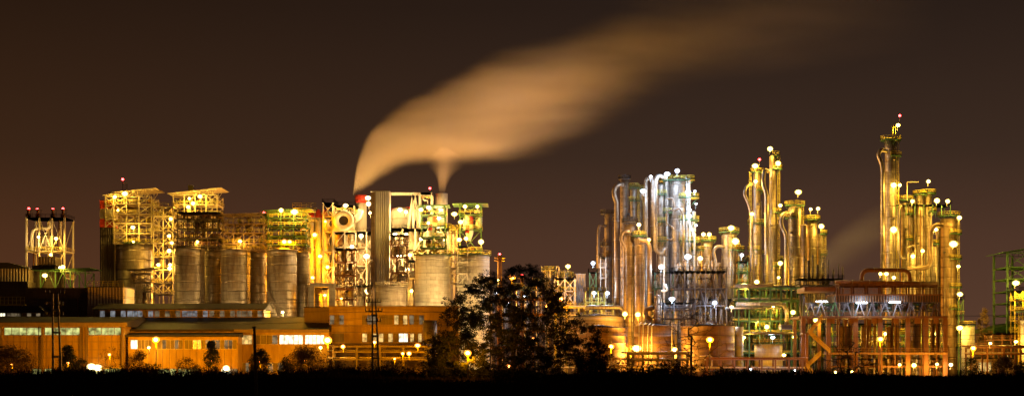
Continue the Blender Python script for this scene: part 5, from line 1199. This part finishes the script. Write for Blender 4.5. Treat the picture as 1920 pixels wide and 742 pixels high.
for p in pts:
    py = HY - (p.z-CZ)/k; px = CX + p.x/k; d = 1.0 if py < 620 else 1.25
    for _ in range(4): leaves(mb, p+Vector((rnd.gauss(0, .65), rnd.gauss(0, .65), rnd.gauss(0, .45))), .6, int(42*d*rnd.uniform(.4, 1.5)), .165, rnd, .7)
mb.build('crown', 'leaf', t)
# bare trees
def bare(label, px, Y, ytop, spread, n, seed, base=708, tip=.022, trunk=.5, leaf=0, lm='leaf_dry', shape=1.6, name='bare_tree', low=.35, ls=.14):
    rnd = random.Random(seed); x = X(px, Y); gz = ground_z(x, Y); h = Z(ytop, Y)-gz
    t = thing(name, label, 'tree', x, Y, gz); pts = []
    for _ in range(n):
        q = rnd.uniform(low, 1); a = rnd.uniform(0, 2*PI); rr = spread*Y/F*math.sqrt(rnd.random())*math.sin(min(1, (1-q)*shape+.12)*PI/2)
        pts.append(Vector((x+rr*math.cos(a), Y+rr*math.sin(a), gz+h*q)))
    nd, pa, ra = grow([(x, Y, gz-.1), (x+.1, Y, gz+h*.12), (x-.05, Y, gz+h*.25), (x+.1, Y, gz+h*trunk)], pts, .6, rnd, tip, .09, .46)
    cut = sorted(ra)[-max(3, len(ra)//12)]
    wood(nd, pa, ra, 0, 99, 5).build('trunk', 'bark', t)
    if leaf:
        mb = MB()
        for p in pts: leaves(mb, p, .5, int(leaf*rnd.uniform(.4, 1.6)), ls, rnd)
        mb.build('crown', lm, t)
    return t
bare('tall bare tree with a fan of thin twigs before the rusty storage tank', 1296, 400, 575, 74, 190, 3, trunk=.6, tip=.04, low=.3)
bare('low bare tree with crooked dark branches before the rusty structure', 1589, 355, 640, 74, 90, 5, trunk=.3, tip=.05, low=.25, shape=1.2)
bare('small bare tree with tangled branches at the stair side of the crooked one', 1555, 362, 682, 40, 40, 8, trunk=.3, tip=.022, low=.25)
bare('young tree with sparse orange leaves before the panelled hall door', 205, 372, 650, 34, 60, 9, leaf=7, trunk=.4, tip=.02, name='young_tree')
def bush(label, px, Y, ytop, w, seed, m='leaf_green', n=900, shape='round', size=.2, name='bush', cat='bush', clumps=34):
    rnd = random.Random(seed); x = X(px, Y); gz = ground_z(x, Y); h = (Z(ytop, Y)-gz)*1.04; R = w*.5*Y/F*1.2; n = int(n*1.3)
    t = thing(name, label, cat, x, Y, gz); pts = []
    for _ in range(clumps):
        q = rnd.random()**.8; a = rnd.uniform(0, 2*PI)
        wr = {'round': math.sqrt(max(.05, 1-(2*q-.7)**2/1.8)), 'cone': (1-q)**.75+.06, 'column': min(1, (1-q)*3.2+.12)*min(1, .55+q*2)}[shape]
        rr = R*wr*math.sqrt(rnd.random())*.9; pts.append(Vector((x+rr*math.cos(a), Y+rr*math.sin(a), gz+h*(.06+q*.9))))
    nd, pa, ra = grow([(x, Y, gz-.1), (x, Y, gz+h*.15), (x, Y, gz+h*.3)], pts, .8, rnd, .02, .06, .46)
    wood(nd, pa, ra, 0, 99, 5).build('stem', 'bark', t); mb = MB()
    for p in pts: leaves(mb, p, R*.3+.12, int(n/clumps*rnd.uniform(.5, 1.5)), size, rnd, .9)
    mb.build('crown', m, t); return t
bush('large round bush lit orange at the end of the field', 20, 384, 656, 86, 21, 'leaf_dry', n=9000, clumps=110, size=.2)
bush('dark pine like tree right behind the twin poles', 126, 384, 652, 48, 22, n=5000, clumps=80, name='small_tree', cat='tree', shape='cone')
bush('low dark bush before the panelled hall pillar', 152, 372, 675, 30, 23, n=900)
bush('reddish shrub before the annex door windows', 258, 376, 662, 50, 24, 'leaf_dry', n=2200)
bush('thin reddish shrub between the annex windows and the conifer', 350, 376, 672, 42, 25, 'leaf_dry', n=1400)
bush('pointed dark conifer before the annex', 397, 376, 643, 38, 26, n=4200, clumps=80, shape='cone', name='conifer', cat='tree', size=.18)
bush('dense dark column shaped conifer behind the leaning pole', 488, 376, 657, 36, 27, n=5200, clumps=90, shape='column', name='conifer', cat='tree', size=.18)
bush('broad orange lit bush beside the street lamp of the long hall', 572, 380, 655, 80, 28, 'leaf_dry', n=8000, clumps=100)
bush('small dark bush at the foot of the broad orange lit bush', 536, 368, 672, 30, 29, n=1200)
bush('low brown shrub between the broad bush and the double pole', 632, 372, 676, 50, 30, 'leaf_dry', n=1300)
bush('low brown shrub before the open ground floor of the office block', 735, 360, 684, 70, 31, 'leaf_dry', n=1500)
bush('dark round shrub hugging the big tree on its lamp side', 826, 315, 672, 54, 32, 'leaf', n=2200)
bush('dark round shrub hugging the big tree on its tank side', 1108, 312, 668, 58, 33, 'leaf', n=2200)
bush('brown shrub before the broad tank beside the big tree', 1168, 372, 672, 50, 34, 'leaf_dry', n=1500)
bush('dark shrub on the bank before the goalpost rack', 1360, 368, 686, 40, 35, n=900)
bush('slim dark tree at the lamp near the end of the plant', 1822, 384, 672, 34, 36, n=1600, name='small_tree', cat='tree')
bush('round dark orange tinged bush before the end pipe bridge', 1882, 384, 671, 44, 37, 'leaf_dry', n=3200, clumps=50)
bush('small round bush at the edge beyond the round one', 1915, 384, 680, 26, 38, n=1500)
bush('tall poplar glowing brown behind the end pipe bridge', 1846, 506, 578, 24, 39, 'leaf_dry', n=3200, clumps=90, shape='column', name='poplar', cat='tree', size=.26)
bush('shorter poplar beside the tall one, nearer the end column', 1836, 508, 598, 12, 40, 'leaf_dry', n=900, clumps=30, shape='column', name='poplar', cat='tree', size=.26)
# reeds and grass on the bank: nobody could count them
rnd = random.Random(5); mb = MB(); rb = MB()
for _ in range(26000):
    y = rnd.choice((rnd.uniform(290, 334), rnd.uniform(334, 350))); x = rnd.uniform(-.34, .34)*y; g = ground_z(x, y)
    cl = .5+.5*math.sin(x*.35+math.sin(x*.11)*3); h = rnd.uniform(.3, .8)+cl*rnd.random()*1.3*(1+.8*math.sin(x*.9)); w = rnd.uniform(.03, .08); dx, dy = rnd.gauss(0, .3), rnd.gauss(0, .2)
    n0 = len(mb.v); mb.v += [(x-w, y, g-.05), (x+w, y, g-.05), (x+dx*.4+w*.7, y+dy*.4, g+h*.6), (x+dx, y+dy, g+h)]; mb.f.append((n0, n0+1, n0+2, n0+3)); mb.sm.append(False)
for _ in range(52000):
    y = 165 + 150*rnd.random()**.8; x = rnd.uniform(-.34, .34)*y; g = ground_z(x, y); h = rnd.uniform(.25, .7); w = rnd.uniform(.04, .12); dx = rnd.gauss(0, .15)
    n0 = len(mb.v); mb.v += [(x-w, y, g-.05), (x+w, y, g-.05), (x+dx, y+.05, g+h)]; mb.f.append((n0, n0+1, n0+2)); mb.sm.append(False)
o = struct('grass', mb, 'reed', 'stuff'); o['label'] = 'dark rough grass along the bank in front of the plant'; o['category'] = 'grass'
def reeds(c, wpx, n, hh, seed):
    r = random.Random(seed)
    for _ in range(n):
        y = r.uniform(318, 340); x = X(c+r.gauss(0, wpx*.4), y); g = ground_z(x, y); h = hh*r.uniform(.55, 1.1); lx = r.gauss(.15, .25)
        rb.bar((x, y, g-.05), (x+lx*.5, y, g+h*.7), .045); rb.bar((x+lx*.5, y, g+h*.7), (x+lx, y, g+h), .03)
        leaves(rb, (x+lx, y, g+h), .2, 6, .16, r, 1.6)
        for _ in range(3): q = r.random(); s = r.choice((-1, 1)); n0 = len(rb.v); p = (x+lx*q*.7, y, g+h*q*.8); rb.v += [p, (p[0]+s*.3, y, p[2]+.35), (p[0]+s*.55, y+.05, p[2]+.2)]; rb.f.append((n0, n0+1, n0+2)); rb.sm.append(False)
for c, w, n, h, sd in ((1262, 70, 210, 3.3, 1), (1210, 60, 90, 2.3, 2), (1370, 80, 90, 1.9, 3), (720, 130, 170, 2.3, 4), (640, 60, 90, 2.2, 5), (260, 70, 120, 2.4, 6), (330, 100, 90, 1.7, 7), (90, 100, 90, 1.5, 8), (1150, 60, 80, 2, 9), (1480, 200, 120, 1.2, 10), (480, 150, 140, 1.3, 11), (880, 200, 190, 1.8, 12)): reeds(c, w, n, h, sd)
o = struct('reeds', rb, 'reed', 'stuff'); o['label'] = 'clumps of tall feathery reeds on the crest of the bank'; o['category'] = 'reeds'
# ================================================================== STEAM (real volumes, lit by the plant lamps and the added mast lamps)
def plume(name, label, xr, top, bot, Yc, dens, noise=.35, depth=1.0, fall=1.4, amp=1.0):
    """closed box; density = soft ellipse between a top and a bottom curve; curves are [(px, py)]"""
    x0, x1 = X(xr[0], Yc), X(xr[1], Yc)
    zt = max(Z(b, Yc) for a, b in top) + 2; zb = min(Z(b, Yc) for a, b in bot) - 1
    hmax = max(Z(b, Yc) for a, b in top)
    D = 26*depth
    m = bpy.data.materials.new(name); m.use_nodes = True; nt = m.node_tree; N = nt.nodes; L = nt.links
    N.clear(); out = N.new('ShaderNodeOutputMaterial'); vol = N.new('ShaderNodeVolumePrincipled'); L.new(vol.outputs[0], out.inputs['Volume'])
    vol.inputs['Color'].default_value = (.95, .90, .90, 1); vol.inputs['Anisotropy'].default_value = .0
    tc = N.new('ShaderNodeTexCoord'); sp = N.new('ShaderNodeSeparateXYZ'); L.new(tc.outputs['Object'], sp.inputs[0])
    def ma(op, a, b=None, c=None):
        n = N.new('ShaderNodeMath'); n.operation = op
        for i, v in enumerate((a, b, c)):
            if v is None: continue
            if isinstance(v, (int, float)): n.inputs[i].default_value = v
            else: L.new(v, n.inputs[i])
        return n.outputs[0]
    u = ma('DIVIDE', ma('SUBTRACT', sp.outputs[0], x0), x1-x0)
    def curve(pts):
        n = N.new('ShaderNodeFloatCurve'); c = n.mapping.curves[0]; n.mapping.use_clip = False
        P = [((X(a, Yc)-x0)/(x1-x0), (Z(b, Yc)-zb)/(zt-zb)) for a, b in pts]
        c.points[0].location = P[0]; c.points[1].location = P[-1]
        for p in P[1:-1]: c.points.new(*p)
        for q in c.points: q.handle_type = 'AUTO_CLAMPED'
        n.mapping.update(); L.new(u, n.inputs['Value'])
        return ma('ADD', ma('MULTIPLY', n.outputs[0], zt-zb), zb)
    zt_, zb_ = curve(top), curve(bot)
    zc = ma('MULTIPLY', ma('ADD', zt_, zb_), .5); hw = ma('MAXIMUM', ma('MULTIPLY', ma('SUBTRACT', zt_, zb_), .5), .25)
    # streaky turbulence stretched along the drift
    mp = N.new('ShaderNodeMapping'); mp.inputs['Rotation'].default_value = (0, math.radians(24), 0); mp.inputs['Scale'].default_value = (.012, .05, .06); L.new(tc.outputs['Object'], mp.inputs[0])
    nz = N.new('ShaderNodeTexNoise'); nz.inputs['Scale'].default_value = 1.6; nz.inputs['Detail'].default_value = 3.5; L.new(mp.outputs[0], nz.inputs['Vector'])
    tz = ma('MULTIPLY', ma('SUBTRACT', nz.outputs['Fac'], .5), noise*2)
    dz = ma('DIVIDE', ma('SUBTRACT', sp.outputs[2], zc), hw)
    dy = ma('DIVIDE', ma('SUBTRACT', sp.outputs[1], Yc), ma('ADD', ma('MULTIPLY', hw, .8*depth), .6))
    r2 = ma('ADD', ma('MULTIPLY', dz, dz), ma('MULTIPLY', dy, dy))
    q = ma('MAXIMUM', ma('ADD', ma('SUBTRACT', 1., r2), tz), 0.)
    q = ma('MULTIPLY', ma('POWER', q, fall), ma('GREATER_THAN', ma('SUBTRACT', 1.25, r2), 0.))
    dr = N.new('ShaderNodeFloatCurve'); c = dr.mapping.curves[0]; c.points[0].location = dens[0]; c.points[1].location = dens[-1]
    for p in dens[1:-1]: c.points.new(*p)
    dr.mapping.update(); L.new(u, dr.inputs['Value'])
    L.new(ma('MULTIPLY', ma('MULTIPLY', q, dr.outputs[0]), .06*amp), vol.inputs['Density'])
    m.cycles.volume_step_rate = 1.0
    MAT[name] = m
    # hull that follows the curves loosely
    mb = MB(); n = 26; vs = []; K = 14
    def ev(pts, px):
        for (a, b), (c_, d) in zip(pts[:-1], pts[1:]):
            if px <= c_: return b+(d-b)*max(0, (px-a))/(c_-a)
        return pts[-1][1]
    for i in range(n+1):
        px = xr[0]+(xr[1]-xr[0])*(i/n)**1.7; a, b = Z(ev(top, px), Yc), Z(ev(bot, px), Yc); h = max(1.2, (a-b)/2)*1.3+1.0; zc0 = (a+b)/2
        for j in range(K): an = 2*PI*j/K; vs.append((X(px, Yc), Yc+math.cos(an)*(h*.8*depth+1.2)*1.1, zc0+math.sin(an)*h))
    mb.add(vs, [(i*K+j, i*K+(j+1) % K, (i+1)*K+(j+1) % K, (i+1)*K+j) for i in range(n) for j in range(K)], True)
    mb.f += [tuple(range(K))[::-1], tuple(n*K+j for j in range(K))]; mb.sm += [False]*2
    o = mb.build('steam_plume', name); o['kind'] = 'stuff'; o['label'] = label; o['category'] = 'steam'
    return o
plume('steam_main', 'long orange brown steam plume blown from the chimney with the red collar',
      (662, 1760), [(662, 362), (667, 318), (675, 285), (690, 248), (712, 215), (750, 188), (800, 160), (880, 120), (960, 82), (1060, 40), (1200, -10), (1400, -60), (1760, -110)],
      [(662, 368), (672, 366), (690, 356), (715, 338), (760, 320), (800, 318), (830, 326), (862, 320), (900, 318), (980, 305), (1060, 280), (1150, 240), (1280, 190), (1450, 150), (1760, 110)],
      522, [(0, .95), (.1, .8), (.22, .44), (.34, .14), (.48, .05), (.65, .022), (.85, .01), (1, .0)], .8, .8, 2.3, AMP if 'AMP' in globals() else 1.0)
plume('steam_wisp', 'short pale steam wisp rising from the chimney without a collar into the main plume',
      (802, 872), [(802, 306), (818, 296), (835, 290), (852, 296), (872, 306)], [(802, 316), (813, 326), (821, 346), (825, 364), (832, 364), (838, 350), (850, 330), (872, 314)], 521, [(0, .0), (.25, .5), (.42, .95), (.6, .6), (1, .0)], .2, .8, .9, 1.3)
plume('steam_drift', 'faint steam drifting sideways above the cluttered deck',
      (1535, 1700), [(1535, 470), (1560, 440), (1600, 405), (1640, 375), (1700, 330)], [(1535, 520), (1560, 515), (1600, 500), (1640, 480), (1700, 450)], 492, [(0, .7), (.3, .4), (1, .0)], .6, .5, 1.6, .4)
if HAZE:
    mb = MB().box(-330, 330, -12, 700, -1.2, Z(-150, 540)); m = bpy.data.materials.new('haze'); m.use_nodes = True; N = m.node_tree.nodes; N.clear()
    out = N.new('ShaderNodeOutputMaterial'); v = N.new('ShaderNodeVolumePrincipled'); m.node_tree.links.new(v.outputs[0], out.inputs['Volume'])
    v.inputs['Color'].default_value = (.92, .90, .88, 1); v.inputs['Density'].default_value = HAZE; v.inputs['Anisotropy'].default_value = .75
    MAT['haze'] = m; o = mb.build('haze', 'haze'); o['kind'] = 'stuff'

# ================================================================== NIGHT SKY
w = bpy.data.worlds.new('World'); S.world = w; w.use_nodes = True; N = w.node_tree.nodes; L = w.node_tree.links
bg = N['Background']; tc = N.new('ShaderNodeTexCoord'); sp = N.new('ShaderNodeSeparateXYZ'); L.new(tc.outputs['Generated'], sp.inputs[0])
r = N.new('ShaderNodeValToRGB'); L.new(sp.outputs[2], r.inputs[0]); e = r.color_ramp.elements
e[0].position = 0; e[0].color = (.105, .048, .027, 1); e[1].position = .5; e[1].color = (.010, .006, .0045, 1)
for q, c in ((.08, (.074, .035, .021, 1)), (.13, (.043, .023, .0145, 1)), (.22, (.0215, .0122, .0085, 1))): n = e.new(q); n.color = c
# the town behind the left end tints the low sky brown
r2 = N.new('ShaderNodeMapRange'); L.new(sp.outputs[0], r2.inputs[0]); r2.inputs[1].default_value = -.34; r2.inputs[2].default_value = .1
r2.inputs[3].default_value = 1; r2.inputs[4].default_value = 0
mx = N.new('ShaderNodeMix'); mx.data_type = 'RGBA'; mx.blend_type = 'MULTIPLY'; L.new(r2.outputs[0], mx.inputs[0]); L.new(r.outputs[0], mx.inputs[6]); mx.inputs[7].default_value = (1.0, .78, .52, 1)
L.new(mx.outputs[2], bg.inputs[0]); bg.inputs[1].default_value = 1.0
# ================================================================== CAMERA AND RENDER
cam = bpy.data.cameras.new('camera'); co = bpy.data.objects.new('camera', cam); COL.objects.link(co); S.camera = co
co.location = (0, 0, CZ); co.rotation_euler = (PI/2, 0, 0); cam.sensor_width = 36; cam.lens = 36*F/1920
cam.shift_y = (HY-371)/1920; cam.clip_start = .5; cam.clip_end = 9000
S.render.engine = 'CYCLES'; cy = S.cycles
cy.use_denoising = DEN; cy.denoiser = 'OPENIMAGEDENOISE'; cy.use_light_tree = True
cy.max_bounces = 4; cy.diffuse_bounces = 2; cy.glossy_bounces = 2; cy.volume_bounces = 2; cy.transmission_bounces = 0; cy.transparent_max_bounces = 8
cy.sample_clamp_indirect = .8; cy.sample_clamp_direct = 40; cy.caustics_reflective = False; cy.caustics_refractive = False
cy.volume_step_rate = 2.0; cy.volume_max_steps = 96
vs_ = S.view_settings; vs_.view_transform = 'Standard'; vs_.look = 'None'; vs_.gamma = 1; vs_.exposure = 0
S.render.film_transparent = False
for o in list(COL.objects):
    if 'at' in o: del o['at']
    if o.type == 'MESH' and o.name.startswith('plume'): pass
dup = {k: v for k, v in LABELS.items() if len(v) > 1}
if dup: print('DUPLICATE LABELS', dup)
for k in LABELS:
    n = len(k.split())
    if n < 4 or n > 16: print('LABEL LENGTH', n, k)
print('lights', NL[0], 'objects', len(COL.objects))
